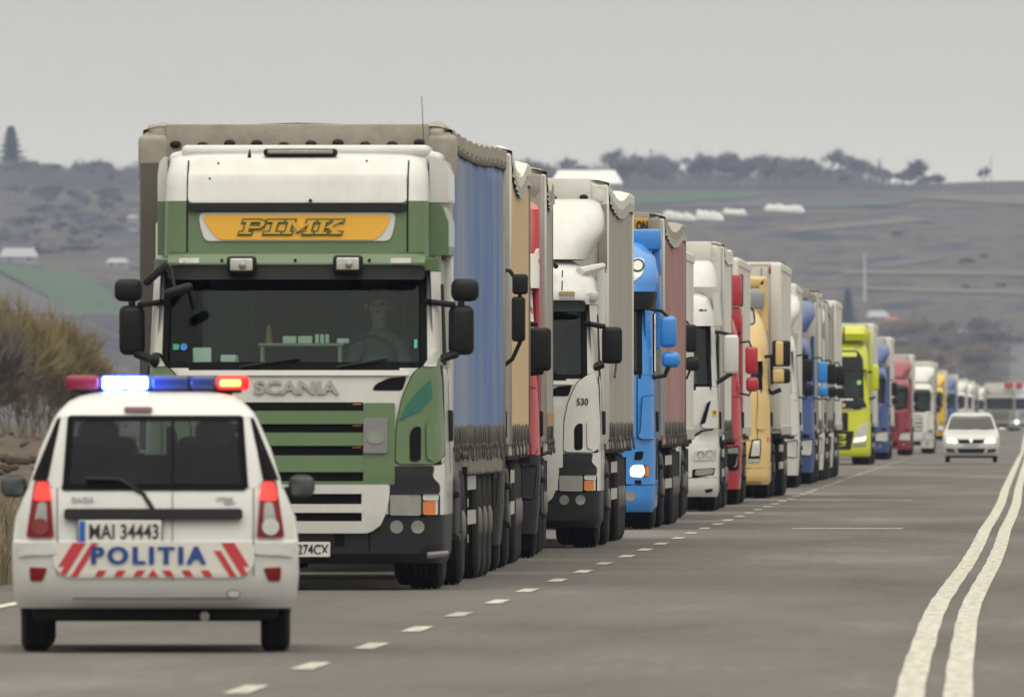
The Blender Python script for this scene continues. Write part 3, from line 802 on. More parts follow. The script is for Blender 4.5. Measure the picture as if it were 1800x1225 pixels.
# upper front panel, its black strip, the badge
f('roof_panel', WHITE, rnd(P1([(332, 357), (717, 357), (715, 300), (700, 277), (345, 277), (332, 300)]), .05), .03, .03)
f('roof_strip', PL, rnd(rect(-.893, .915, zy(371), zy(359)), .015), .05, .05)
f('badge_panel', WHITE, rnd(P1([(352, 374), (697, 374), (696, 395), (688, 424), (362, 424), (353, 395)]), .05), .014, .016)
f('badge', YEL, rnd(P1([(357, 378), (690, 378), (684, 398), (664, 422), (386, 422), (366, 398)]), .05), .022, .01)
for sg in (1, -1):
    f('panel_gap', BLK, rect(sg*.91-.006+.012, sg*.91+.006+.012, 2.76, 3.54), .008, .012, dx=.05)
# slab-serif letters on the badge: strokes in a unit box
PL_ = {'P': [[(0.05, 0), (.55, 0), (.55, .14), (.05, .14)], [(.2, .1), (.4, .1), (.4, .9), (.2, .9)], [(.05, .86), (.75, .86), (.75, 1), (.05, 1)],
             [(.75, .86), (.95, .8), (.95, .92), (.75, 1)], [(.82, .56), (1.0, .56), (1.0, .88), (.82, .88)], [(.4, .4), (.86, .4), (.98, .56), (.4, .56)]],
       'I': [[(0, 0), (.7, 0), (.7, .14), (0, .14)], [(.24, .1), (.46, .1), (.46, .9), (.24, .9)], [(0, .86), (.7, .86), (.7, 1), (0, 1)]],
       'M': [[(0, 0), (.38, 0), (.38, .14), (0, .14)], [(.1, .1), (.28, .1), (.28, .95), (.1, .95)], [(0, .86), (.36, .86), (.36, 1), (0, 1)],
             [(.28, 1), (.28, .72), (.62, .15), (.70, .36)], [(.70, .36), (.62, .15), (1.0, .72), (1.0, 1)], [(.98, .1), (1.18, .1), (1.18, .95), (.98, .95)], [(.9, .86), (1.28, .86), (1.28, 1), (.9, 1)], [(.88, 0), (1.28, 0), (1.28, .14), (.88, .14)]],
       'K': [[(0, 0), (.5, 0), (.5, .14), (0, .14)], [(.12, .1), (.34, .1), (.34, .9), (.12, .9)], [(0, .86), (.46, .86), (.46, 1), (0, 1)],
             [(.34, .42), (.50, .42), (.98, .90), (.72, .90)], [(.44, .56), (.56, .66), (1.02, .1), (.76, .1)], [(.62, .86), (1.05, .86), (1.05, 1), (.62, 1)], [(.66, 0), (1.12, 0), (1.12, .14), (.66, .14)]]}
def badge_text(word, x0, z0, h, k, grow, m, off):
    x = x0
    mb = MB()
    for ch in word:
        wmax = max(p[0] for q in PL_[ch] for p in q)
        for i, q in enumerate(PL_[ch]):
            cx_ = sum(p[0] for p in q)/4; cz_ = sum(p[1] for p in q)/4; pts = []
            for a, b in q:
                A = a*k+(grow if a > cx_ else -grow); B = b*h+(grow if b > cz_ else -grow)
                pts.append((x+A+.30*B, z0+B))
            patch_mb(S, pts, off+.0006*i, .012, .3, mb)
        x += (wmax+.10)*k
    return mb.build('badge_lettering', m, rt, 20)
badge_text('PIMK', -.475, zy(412), .115, .193, .014, YINK, .030)
badge_text('PIMK', -.475, zy(412), .115, .193, -.001, mat('sign_gold', (0.66, 0.36, 0.03), .4), .042)
# lip over the roof and its lamp bar
MB().rbox((.06, 1.35, 3.62), (2.06, .75, .10), .045, 3).build('roof_lip', WHITE, rt)
for sg in (1, -1):
    MB().rbox((.06+sg*1.0, 1.3, 3.56), (.26, .6, .14), .05, 3, Matrix.Rotation(sg*R(14), 4, 'Y')).build('roof_lip', WHITE, rt)
MB().rbox((.025, .80, zy(268)), (.61, .10, .062), .02, 2).build('lamp_bar', PL, rt)
MB().rbox((.025, .745, zy(267)), (.54, .02, .03), .008, 1).build('lamp_bar_lens', LENSD, rt)
MB().tube([((437-522)/213, .80, zy(280)), ((438-522)/213, .80, zy(262))], .022, 8, .004).build('roof_horn', PL, rt)
for x, y in ((548, 353), (384, 287), (645, 283), (370, 314)): f('roof_bolt', BLK, circ((x-522)/213, zy(y), .014 if y > 300 and x > 500 else .009, 8), .034 if y < 340 else .056, .02)
MB().tube([((742-522)/213, 1.2, zy(268)), ((737-522)/213, 1.25, zy(168))], .0032, 5).build('aerial', PL, rt)
# wind deflectors beside the roof
def sidefair(x0, x1, zlo, zhi, m, sg, rtop=.07):
    pts = [(sg*x0, zlo), (sg*x1, zlo), (sg*x1, zhi-.16), (sg*(x1-.05), zhi-.03), (sg*(x1-.13), zhi), (sg*x0, zhi-.02)]
    MB().prism(pts, .95, 2.3).build('roof_side_fairing', m, rt)
sidefair(1.085, 1.245, 2.76, 3.19, GRN, 1); 
MB().prism([(1.085, 3.194), (1.245, 3.194), (1.245, 3.42), (1.21, 3.53), (1.13, 3.575), (1.085, 3.57)], .95, 2.3).build('roof_side_fairing', WHITE, rt)
MB().prism([(-1.085, 2.76), (-1.165, 2.76), (-1.165, 3.2), (-1.085, 3.2)], .95, 2.3).build('roof_side_fairing', GRN, rt)
MB().prism([(-1.085, 3.204), (-1.165, 3.204), (-1.165, 3.42), (-1.15, 3.53), (-1.11, 3.575), (-1.085, 3.57)], .95, 2.3).build('roof_side_fairing', WHITE, rt)
for sg in (1, -1): side_feat(S, 'cab_side_panel', GRN, rt, [(.62, 1.84), (2.1, 1.84), (2.1, 2.7), (1.0, 2.7)], .003, .01, (sg,))
for sg in (1, -1):
    MB().tube([(sg*1.12, .55, 1.95), (sg*1.115, .68, 2.55)], .03, 8).build('pillar_deflector', WHITE2, rt)
    MB().tube([(sg*1.16, .62, 1.95), (sg*1.15, .75, 2.55)], .013, 6).build('door_seal', BLK, rt)
    f('door_corner', WHITE, rnd([(sg*1.06, 1.84), (sg*1.17, 1.84), (sg*1.18, 1.98), (sg*1.12, 1.93)], .02), .05, .05)
    MB().rbox((sg*1.10, .52, 1.99), (.09, .12, .19), .03, 2).build('mirror_foot', PL, rt)
for x in (.30, -.30): pass
# spot lamps on the ledge
for x0, x1, z0, z1 in ((405, 455, 481, 452), (592, 641, 480, 450)):
    cx_, cz_ = ((x0+x1)/2-522)/213, zy((z0+z1)/2)
    o = MB().rbox((cx_, S.y(cx_, cz_)-.20, cz_), (.245, .13, .145), .03, 3).build('spot_lamp', PL, rt)
    MB().rbox((cx_, S.y(cx_, cz_)-.268, cz_+.002), (.185, .02, .10), .03, 3).build('lamp_lens', LENS, o)
    b = bmesh.new(); bmesh.ops.create_uvsphere(b, u_segments=12, v_segments=8, radius=.035); MB().bm(b, Matrix.Translation((cx_+.01, S.y(cx_, cz_)-.27, cz_-.005))).build('lamp_bulb', LENSD, o)
for x in (394, 523, 653): f('roof_bolt', BLK, circ((x-522)/213, zy(458), .013, 8), .118, .02)
# teal flash, emblem plate, number plate, vents
f('colour_flash', TEAL, rnd(P2([(833, 382), (872, 300), (930, 232), (985, 180), (993, 268), (935, 335)]), .02), .038, .012, dx=.04)
f('emblem_plate', mat('dull_grey_plate', (.22, .22, .225), .5, .4, .3), rnd(rect((645-522)/213, (687-522)/213, zy(796), zy(734)), .02), .05, .025)
f('plate_emblem', mat('worn_green_paint', (.20, .26, .20), .7, 0, .9, (.3, .3, .3), scale=(9, 9, 9)), circ((666-522)/213, zy(768), .075, 14, .055), .056, .008)
for yy in (710, 748, 786): f('marker_lamp', ORG, rect((626-522)/213, (641-522)/213, zy(yy+1), zy(yy-.5)), .012, .01)
MB().rbox((.04, S.y(0, .34)-.012, .335), (.53, .02, .125), .006, 1).build('number_plate', PLATE, rt)
text_on(S, '274CX', 'plate_lettering', INK, rt, .165, .335, .255, .085, .006, .024, bold=.012)
MB().tube([(1.1, .06, .285), (1.27, .1, .30)], .028, 8).build('bumper_pin', STEEL, rt)
# mirrors
mirror(T, 1.255, 1.465, zy(624), zy(537), .62, PL, r=.055, th=.16)
mirror(T, 1.275, 1.505, zy(530), zy(490), .62, PL, r=.06, th=.15)
arm(T, [(1.05, .40, zy(530)), (1.30, .58, zy(536))], .026); arm(T, [(1.16, .45, zy(635)), (1.22, .5, zy(629)), (1.32, .6, zy(622))], .035)
arm(T, [(1.36, .62, zy(540)), (1.36, .62, zy(526))], .03)
MB().rbox((-1.14, .18, zy(482)), (.26, .07, .07), .03, 2, Matrix.Rotation(R(-42), 4, 'Y')).build('kerb_mirror', PL, rt)
MB().rbox((-.94, -.02, zy(511)), (.24, .09, .075), .035, 3, Matrix.Rotation(R(-17), 4, 'Y')).build('front_mirror', PL, rt)
MB().tube([(-1.02, .22, zy(470)), (-.98, .06, zy(505))], .014, 6).build('mirror_arm', PL, rt)
b = bmesh.new(); bmesh.ops.create_uvsphere(b, u_segments=12, v_segments=8, radius=.065); MB().bm(b, Matrix.Translation((-1.14, .3, zy(633)))).build('mirror_foot', PL, rt)
# stickers on the glass
f('sticker', mat('sticker_green', (.05, .35, .2), .5), rect(-1.0, -.95, zy(615), zy(605)), .008, .003)
f('sticker', mat('sticker_blue', (.03, .2, .6), .5), circ(-.91, zy(610), .03), .008, .003)
f('sticker', mat('sticker_teal', (.08, .45, .35), .5), rect(.985, 1.01, zy(612), zy(597)), .008, .003)
trailer(T, 'tarp', BLUEC, TARPB, TARPB, y0=2.75, L=13.5, ztop=3.85, amp=.024, dx=-.085, straps=34, hooks=10, seed=3, zb=1.17, sag=.045, valance=DARKT, nw=5, postm=TARPB)
for sg in (1, -1): MB().rbox((-.085+sg*1.20, 2.80, 3.58), (.27, .16, .40), .05, 3).build('corner_flap', TARPB, rt)
MB().rbox((-.085-1.22, 2.72, 2.35), (.2, .04, 2.4), .01, 1).build('front_panel_strip', mat('dark_brown_panel', (.10, .092, .085), .6, 0, .4), rt)
# light grey side steps between the axles, as on the photo
for z in (.68, .372): MB().rbox((1.05, 8.0, z), (.20, .5, .09), .015, 1).build('side_board', ALU, rt)

# ---- driver
def person_mesh():
    V = [(0, 0, 0), (0, .02, .22), (0, .03, .42), (0, .02, .56), (0, -.0, .62), (0, -.02, .70), (0, -.035, .80), (0, -.02, .87),
         (-.10, .0, .50), (-.19, -.0, .48), (-.24, -.12, .26), (-.19, -.34, .20), (-.17, -.42, .22), (.10, 0, .50), (.19, 0, .48), (.24, -.12, .26), (.19, -.34, .20), (.17, -.42, .22),
         (-.10, -.08, -.02), (-.13, -.42, .02), (-.13, -.50, -.38), (.10, -.08, -.02), (.13, -.42, .02), (.13, -.50, -.38)]
    E = [(0, 1), (1, 2), (2, 3), (3, 4), (4, 5), (5, 6), (6, 7), (3, 8), (8, 9), (9, 10), (10, 11), (11, 12), (3, 13), (13, 14), (14, 15), (15, 16), (16, 17), (0, 18), (18, 19), (19, 20), (0, 21), (21, 22), (22, 23)]
    rad = [.16, .15, .165, .12, .055, .058, .098, .085, .09, .075, .055, .042, .045, .09, .075, .055, .042, .045, .10, .085, .06, .10, .085, .06]
    me = bpy.data.meshes.new('person'); me.from_pydata(V, E, [])
    o = bpy.data.objects.new('person', me); C.objects.link(o)
    sk = o.modifiers.new('skin', 'SKIN'); sv = me.skin_vertices[0].data
    for i, r_ in enumerate(rad): sv[i].radius = (r_, r_*(.8 if i < 4 else 1))
    sv[0].use_root = True
    su = o.modifiers.new('sub', 'SUBSURF'); su.levels = 2; su.render_levels = 2
    dg = bpy.context.evaluated_depsgraph_get(); dg.update()
    m2 = bpy.data.meshes.new_from_object(o.evaluated_get(dg)); bpy.data.objects.remove(o)
    m2.materials.clear()
    m2.polygons.foreach_set('use_smooth', [True]*len(m2.polygons)); return m2
SKIN = mat('skin', (0.50, 0.30, 0.22), 0.55); CLOTH = mat('grey_jumper', (0.17, 0.18, 0.20), .9, 0, .3, (.2, .2, .2)); HAIR = mat('dark_hair', (.03, .02, .015), .8)
def driver(T, x, y, z, label):
    p = T.world(x, y, z)
    me = shared('person', person_mesh)
    o = bpy.data.objects.new('person', me); C.objects.link(o); o.location = p; o.rotation_euler = T.root.rotation_euler
    if not me.materials:
        me.materials.append(CLOTH); me.materials.append(SKIN)
        for q in me.polygons:
            c = q.center
            if c.z > .63 or c.y < -.33 and c.z > .1: q.material_index = 1
    b = bmesh.new(); bmesh.ops.create_uvsphere(b, u_segments=14, v_segments=10, radius=.118)
    for v in b.verts:
        if v.co.y < -.04 and v.co.z < .05: v.co *= .75
    MB().bm(b, Matrix.Translation((0, .0, .845))).build('hair', HAIR, o)
    MB().tube([(0, -.125, .815), (0, -.15, .785)], .012, 6, .019).build('nose', SKIN, o)
    for sg in (1, -1):
        b = bmesh.new(); bmesh.ops.create_uvsphere(b, u_segments=8, v_segments=6, radius=.014); MB().bm(b, Matrix.Translation((sg*.036, -.118, .825))).build('eye', INK, o)
        b = bmesh.new(); bmesh.ops.create_uvsphere(b, u_segments=8, v_segments=6, radius=.03); bmesh.ops.scale(b, vec=(.4, .7, 1), verts=b.verts); MB().bm(b, Matrix.Translation((sg*.104, -.02, .81))).build('ear', SKIN, o)
        for k in range(4): MB().tube([(sg*(.15+.02*k), -.43, .21), (sg*(.15+.02*k), -.47-.004*(k % 2), .225), (sg*(.15+.02*k), -.475, .20)], .010, 5, .008).build('finger', SKIN, o)
        MB().tube([(sg*.14, -.41, .22), (sg*.125, -.44, .245)], .011, 5, .009).build('thumb', SKIN, o)
    MB().rbox((0, -.115, .762), (.055, .012, .014), .005, 1).build('mouth', mat('lip', (.3, .12, .1), .6), o)
    tag(o, label, 'person'); return o
driver(T, .66, 1.12, 1.53, 'driver in a grey jumper at the wheel of the green and white lorry')
PAPER = mat('paper', (.78, .78, .74), .8); PAPG = mat('card_green', (.12, .3, .2), .7)
def lying(name, label, cat, m, x, y, z, size, rz=0, tilt=0, group=None):
    o = MB().rbox((0, 0, size[2]/2), size, .006, 1).build(name, m, None); o.location = T.world(x, y, z); o.rotation_euler = (tilt, 0, rz)
    tag(o, label, cat, group); return o
zt = 2.03
tb = MB().rbox((.02, 0, -.012), (.70, .42, .024), .006, 1)
for x in (-.30, .34):
    for y in (-.18, .18): tb.box(x-.012, x+.012, y-.012, y+.012, -.2, -.02)
tb = tb.build('tray_table', mat('light_wood', (.34, .30, .24), .6), None); tb.location = T.world(0.02, .66, zt); tag(tb, 'small tray table standing on the dashboard behind the windscreen of the PIMK lorry', 'tray')
for (x0, x1, y0_, y1_), lb in zip([(498, 522, 582, 569), (525, 550, 582, 569)], ['left white card box on the tray behind the PIMK windscreen', 'right white card box beside another on the tray behind the PIMK windscreen']):
    lying('card_box', lb, 'box', PAPER, ((x0+x1)/2-522)/213, .62, zt, ((x1-x0)/213, .08, .06), group='boxes on the tray table')
for k, lb in enumerate(['leftmost of three small upright cartons on the tray behind the windscreen', 'middle one of three small upright cartons on the tray behind the windscreen', 'rightmost of three small upright cartons on the tray behind the windscreen']):
    lying('small_carton', lb, 'carton', PAPER, (558+k*9-522)/213, .62, zt, (.032, .04, .075), group='cartons on the tray table')
lying('flat_box', 'long flat pale box at the right end of the tray behind the windscreen', 'box', PAPER, (604-522)/213, .60, zt, (.10, .05, .04))
lying('paper_bag', 'crumpled white paper bag on the dashboard below the stickers', 'bag', PAPER, (359-522)/213, .32, 1.86, (.15, .08, .13), .1, -.15)
lying('paper_sheet', 'folded white paper lying on the dashboard beside the paper bag', 'paper', PAPER, (407-522)/213, .32, 1.87, (.13, .10, .06), -.2, -.1)
fg = MB().tube([(0, 0, 0), (0, 0, .07), (0, -.005, .10)], .03, 8, .022).tube([(0, -.005, .10), (0, 0, .15)], .025, 8, .01).build('figurine', mat('figurine_brown', (.28, .17, .09), .6), None)
fg.location = T.world((473-522)/213, .62, zt); tag(fg, 'small brown figurine standing on the tray behind the windscreen', 'figurine')

# ---- 2: hidden behind the first, only a flank and its mirrors show
T = Truck('articulated_truck', 192.0, -6.10, 'lorry with a beige curtain side and long black mirrors, right behind the PIMK lorry', 'truck', QUEUE, skew=-.18)
generic(T, BEIP, 'def', bump=PLG, zs=1.3, cpan=False, lamps=PLG)
for o in [o for o in T.root.children if o.name.startswith(('side_mirror', 'mirror_arm'))]:
    for c_ in list(o.children): bpy.data.objects.remove(c_)
    bpy.data.objects.remove(o)
mirror(T, 1.33, 1.475, zy(0)*0+HCAM+(VY-517)/192, HCAM+(VY-481)/192, .4, PL, r=.03); mirror(T, 1.325, 1.45, HCAM+(VY-600)/192, HCAM+(VY-521)/192, .4, PL, r=.03)
arm(T, [(1.18, .45, 2.78), (1.31, .4, 2.76), (1.40, .40, 2.62), (1.40, .4, 2.1), (1.33, .4, 1.95), (1.2, .45, 1.85)], .02)
trailer(T, 'tarp', BEIGEC, TARPG, TARPW, y0=2.5, L=12.2, ztop=3.92, amp=.012, straps=16, seed=5, sag=.2, valance=TARPG)

# ---- 3: red cab
T = Truck('articulated_truck', 175.7, -6.17, 'lorry with a red cab with white lettering and a grey curtain side', 'truck', QUEUE, skew=-.30)
T.surf = None
generic(T, REDP, 'none', bump=PLG, zs=1.03, lamps=PLG)
S3 = Surf([(2.70, .36, 1.235, .10, .05), (3.2, .45, 1.24, .10, .05), (3.5, .55, 1.235, .1, .05), (3.58, .7, 1.17, .15, .05)])
shell(S3, 2.70, 3.58, 2.25, 'roof_deflector', REDP, T.root)
for sg in (1, -1): MB().rbox((sg*1.19, 1.75, 2.35), (.085, 1.1, 2.4), .04, 3).build('side_fairing', REDP, T.root)
WL = mat('white_script', (.78, .76, .73), .5, 0, .1)
cv = lambda x, y: (880+x/3.4028, 280+y/3.4028)
def blob(pts, nm='script_letter'):
    q = [((px-T.cx)/T.s, HCAM+(VY-py)/T.s) for px, py in (cv(*p) for p in pts)]
    S_ = S3 if q[0][1] > 2.72 else T.surf
    for dx_ in (0,):
        patch_mb(S_, q, .03, .03, .03).build(nm, WL, T.root)
    # the same stroke carried on along the flank
    MB().prism([(x*0+1.238, z) for x, z in q[:1]]+[(1.242, q[0][1]), (1.242, q[1][1])], 1.4, 2.1)
blob([(166, 565), (176, 590), (182, 660), (190, 712), (205, 725), (205, 690), (196, 640), (200, 560), (208, 535), (228, 530), (230, 590), (222, 600), (230, 640), (230, 768), (180, 770), (172, 700)])
blob([(166, 790), (178, 800), (184, 850), (196, 820), (206, 830), (206, 880), (190, 890), (180, 880), (168, 850)])
blob([(168, 900), (182, 920), (190, 960), (198, 930), (206, 950), (206, 985), (180, 985)])
for o in [o for o in T.root.children if o.name.startswith(('side_mirror', 'mirror_arm'))]:
    for c_ in list(o.children): bpy.data.objects.remove(c_)
    bpy.data.objects.remove(o)
mirror(T, 1.135, 1.355, HCAM+(VY-652)/175.7, HCAM+(VY-576)/175.7, -.12, PL, r=.04); arm(T, [(1.05, .3, 2.36), (1.2, -.1, 2.34)], .025); arm(T, [(1.15, .2, 1.86), (1.25, -.1, 1.87)], .035)
trailer(T, 'tarp', GREYC, TARPG, TARPB, y0=2.55, L=12.0, ztop=3.93, amp=.016, straps=16, seed=8, sag=.16, valance=TARPG)
MB().box(1.272, 1.30, 3.0, 14.2, 1.32, 1.46).build('rust_band', mat('orange_band', (.42, .22, .08), .7, 0, .6, (.3, .26, .2)), T.root)

# ---- 4: white, number 530
T = Truck('articulated_truck', 163.0, -5.90, 'white lorry numbered 530 with a large black mirror and a green fringe in its windscreen', 'truck', QUEUE, skew=.0)
scania(T, WHITE, WHITE, WHITE, WHITE, WHITE, 'deflector', PL, WHITE, WHITE)
q = T.c([(455, 313), (523, 271)], '5')
text_on(T.surf, '530', 'fleet_number', INK, T.root, (q[0][0]+q[1][0])/2, (q[0][1]+q[1][1])/2, q[1][0]-q[0][0], q[1][1]-q[0][1], .006, .037, bold=.008)
T.f('visor_lamp', mat('dull_amber', (.26, .19, .06), .5, 0, .4), rnd(T.c([(345, 812), (440, 812), (440, 790), (345, 790)], '4'), .01), .125, .02)
FR = mat('green_fringe', (.16, .42, .32), .8)
for k in range(26):
    x = -1.0+2.0*k/25; z = 2.605-.10+.05*abs(math.sin(k/25*math.pi*3))
    MB().rbox((x, T.surf.y(x, 2.55)+.03, (2.61+z)/2), (.085, .012, 2.61-z), .004, 1).build('fringe_tassel', FR, T.root)
MB().tube([(.75, .48, 3.04), (.72, .40, 3.08)], .03, 8, .012).build('roof_horn', PL, T.root)
for sg in (1, -1):
    MB().tube([(sg*1.12, .55, 1.95), (sg*1.115, .68, 2.55)], .035, 8).build('pillar_deflector', WHITE, T.root)
    MB().tube([(sg*1.16, .62, 1.95), (sg*1.15, .75, 2.6)], .018, 6).build('door_seal', BLK, T.root)
    T.f('roof_seam', BLK, rect(sg*.81, sg*.81+.012, 2.76, 3.0), .003, .01)
    MB().rbox((sg*1.15, .62, 2.72), (.11, .2, .11), .03, 2).build('air_horn_fairing', WHITE, T.root)
    MB().tube([(sg*1.0, .7, 2.98), (sg*1.14, .9, 3.02), (sg*1.24, 1.2, 3.05)], .055, 8, .035).build('side_wing', WHITE, T.root)
mirror(T, 1.245, 1.465, HCAM+(VY-639)/163, HCAM+(VY-574)/163, .5, PL, r=.05, th=.16)
arm(T, [(1.05, .42, HCAM+(VY-567)/163), (1.28, .48, HCAM+(VY-574)/163)], .03); arm(T, [(1.12, .4, HCAM+(VY-648)/163), (1.25, .48, HCAM+(VY-640)/163)], .045)
trailer(T, 'tarp', GREYC, TARPW, TARPW, y0=2.65, L=13.5, ztop=4.0, amp=.018, dx=-.02, straps=22, hooks=7, seed=11, sag=.15, valance=TARPG, postm=BOXW)
for sg in (1, -1):
    MB().rbox((sg*1.225-.02, 2.62, 3.38), (.10, .05, .72), .01, 1).build('front_corner_plate', mat('taupe_panel', (.30, .27, .235), .6, 0, .4), T.root)
    MB().rbox((sg*1.20-.02, 2.60, 2.05), (.16, .08, 1.86), .02, 2).build('front_corner_board', WHITE2, T.root)
MB().tube([(1.29, 4.0, 2.1), (1.30, 4.6, 2.22), (1.30, 5.6, 2.2), (1.30, 5.2, 2.0), (1.30, 4.4, 1.85)], .012, 6).build('loose_cord', PL, T.root)

# ---- 5: bright blue
T = Truck('articulated_truck', 140.5, -5.95, 'bright blue lorry with blue mirrors, one headlight on and a faded red curtain side', 'truck', QUEUE, skew=.04)
T.surf = Surf([(.22, .06, 1.18, .24, .05), (.30, .0, 1.21, .26, .05), (.56, 0, 1.22, .26, .05), (1.0, 0, 1.22, .28, .06), (1.8, .08, 1.20, .28, .06), (1.94, .10, 1.19, .28, .06), (2.75, .33, 1.18, .28, .07),
               (2.98, .32, 1.22, .32, .08), (3.17, .36, 1.25, .36, .10), (3.42, .56, 1.20, .42, .12), (3.58, .85, 1.05, .42, .12), (3.67, 1.25, .8, .3, .12)])
cab_base(T, [('bumper', BLUP, .22, .556), ('cab', BLUP, .565, 1.935), ('roof', BLUP, 2.98, 3.67)], (1.94, 2.745, 1.03, 1.02), wmat=BLUP)
shell(T.surf, 2.75, 2.975, 2.15, 'sun_visor', PL, T.root)
f = T.f
f('grille', BLK, rnd(rect(-.86, .86, .98, 1.72), .05), .004, .01)
for z in (1.07, 1.2, 1.33, 1.46, 1.59): f('grille_slat', BLUP, rect(-.84, .84, z-.035, z+.035), .03, .03, r=.01)
f('panel_gap', BLK, rect(-1.19, 1.19, .553, .568), .003, .01); f('panel_gap', BLK, rect(.995, 1.008, 1.14, 1.93), .003, .01, True, dx=.05)
f('panel_gap', BLK, rect(-1.19, 1.19, 1.128, 1.14), .003, .01)
f('panel_gap', BLK, rnd(T.c([(818, 504), (835, 466), (847, 258), (918, 252), (936, 300), (936, 483), (917, 519), (838, 519)], '5'), .03), .008, .02, True, dx=.03)  # black rim behind the deflector: panel gap plus its edge shadow, painted in
f('corner_panel', BLUP, rnd(T.c([(822, 500), (838, 470), (850, 262), (915, 256), (932, 300), (932, 480), (915, 515), (840, 515)], '5'), .03), .07, .07, True, dx=.05)
f('step_recess', BLK, rnd(T.c([(798, 640), (805, 592), (855, 588), (850, 630), (838, 642)], '5'), .02), .004, .01, True, dx=.05)
hl = T.c([(776, 742), (772, 690), (800, 668), (892, 674), (890, 740)], '5')
f('headlight', HEADL, rnd(T.c([(776, 740), (774, 690), (800, 670), (855, 672), (862, 715), (850, 742)], '5'), .03), .014, .02, dx=.05)
f('headlight', LENS, [(-x, z) for x, z in reversed(rnd(T.c([(776, 740), (774, 690), (800, 670), (855, 672), (862, 715), (850, 742)], '5'), .03))], .014, .02, dx=.05)
f('headlight_frame', PLG, rnd(hl, .03), .006, .02, True, dx=.05)
f('indicator', ORG, rnd(T.c([(862, 738), (866, 676), (890, 678), (888, 738)], '5'), .01), .012, .02, True, dx=.05)
f('bumper_plug', BLK, rect(.975, 1.055, .575, .62), .01, .02, True, dx=.05)
f('fog_lamp', LENSD, circ(.915, .417, .065), .006, .01, True)
f('roof_lamp', mat('lamp_housing_white', (.75, .75, .73), .3), rnd(T.c([(772, 735), (775, 600), (800, 586), (850, 588), (856, 640), (840, 690), (800, 725)], '4'), .05), .02, .03, True, dx=.05)
for r_, m_, o_ in ((.085, PLG, .028), (.062, LENS, .038)):
    c_ = T.c([(815, 632)], '4')[0]; f('roof_lamp_lens', m_, circ(c_[0], c_[1], r_), o_, .012, True, dx=.05)
MB().rbox((0, 1.80, 3.64), (2.54, .8, .26), .035, 2).build('roof_deflector', BLUP, T.root)
for sg in (1, -1): MB().rbox((sg*1.21, 1.9, 3.36), (.11, .7, .36), .03, 2).build('roof_side_fairing', BLUP, T.root)
for sg in (1, -1):
    MB().rbox((sg*1.2, 2.1, 2.9), (.1, .45, 1.3), .04, 2).build('side_fairing', BLUP, T.root)
    MB().tube([(sg*1.19, .62, 1.98), (sg*1.185, .8, 2.7)], .02, 6).build('pillar_deflector', BLK, T.root)
    MB().tube([(sg*1.205, .72, 1.98), (sg*1.2, .9, 2.7)], .016, 6).build('chrome_strip', CHR, T.root)
wipers(T, 1.97)
mirror(T, 1.28, 1.487, 2.278, 2.674, .5, BLUP, r=.06); mirror(T, 1.30, 1.53, 2.026, 2.226, .5, BLUP, r=.07)
arm(T, [(1.16, .5, HCAM+(VY-543)/140.5), (1.30, .5, HCAM+(VY-546)/140.5), (1.38, .5, 2.66)], .022); arm(T, [(1.2, .45, HCAM+(VY-663)/140.5), (1.34, .5, HCAM+(VY-660)/140.5), (1.39, .5, 2.05)], .03)
tractor_gear(T)
trailer(T, 'tarp', PINKC, TARPB, TARPB, y0=2.7, L=13.5, ztop=3.97, amp=.018, dx=.0, straps=22, seed=14, sag=.16, valance=TARPG, skirt=PINKC)
MB().rbox((.62, 2.65, 3.82), (.92, .03, .20), .01, 1).build('front_sign', mat('sign_amber', (.62, .33, .03), .5), T.root)
me = text_mesh('ON', .15, .12, .01, bold=.05); me.transform(Matrix.Translation((1.005, 2.625, 3.825))); link('sign_lettering', me, INK, T.root)

# ---- 5b: hidden between the blue and the white, mirrors and box side show
T = Truck('articulated_truck', 128.8, -6.07, 'white box lorry with round black mirrors half hidden behind the bright blue lorry', 'truck', QUEUE)
generic(T, WHITE2, 'def', mir=PL)
for o in [o for o in T.root.children if o.name.startswith(('side_mirror', 'mirror_arm'))]:
    for c_ in list(o.children): bpy.data.objects.remove(c_)
    bpy.data.objects.remove(o)
q = T.c([(100, 1032), (208, 800)], '6'); mirror(T, q[0][0], q[1][0], q[0][1], q[1][1], .4, PL, r=.05)
q2 = T.c([(106, 1187), (232, 1068)], '6'); mirror(T, q2[0][0], q2[1][0], q2[0][1], q2[1][1], .4, PL, r=.07)
arm(T, [(1.15, .5, q[1][1]+.06), (q[0][0]+.05, .42, q[1][1]+.03), (q[0][0]+.08, .42, q[1][1]-.05)]); arm(T, [(1.18, .45, q2[0][1]-.12), (q2[0][0]+.03, .42, q2[0][1]-.10), (q2[0][0]+.08, .42, q2[0][1]+.03)])
trailer(T, 'box', BOXW, BOXW, BOXW, y0=2.6, L=12.6, ztop=3.75, dx=-.1, seed=15)

# ---- 6: white with the black wedge vents
T = Truck('articulated_truck', 118.7, -5.88, 'white lorry with black wedge vents, a small yellow sticker and a dented white bumper', 'truck', QUEUE, skew=-.10)
T.surf = Surf([(.22, .08, 1.20, .26, .05), (.32, .0, 1.225, .28, .05), (.9, 0, 1.235, .32, .07), (1.15, .06, 1.23, .32, .07), (1.22, .02, 1.23, .32, .07), (1.80, .08, 1.22, .32, .07), (1.85, .10, 1.21, .30, .06), (2.74, .36, 1.17, .28, .06),
               (2.95, .42, 1.16, .32, .06), (3.15, .52, 1.10, .34, .07), (3.25, .75, .98, .32, .07)])
cab_base(T, [('bumper', WHITE, .22, .50), ('cab', WHITE, .505, 1.845), ('roof', WHITE, 2.745, 3.25)], (1.85, 2.74, 1.10, 1.06), wmat=WHITE)
f = T.f
f('grille', BLK, rnd(rect(-.80, .80, .96, 1.70), .05), .004, .01)
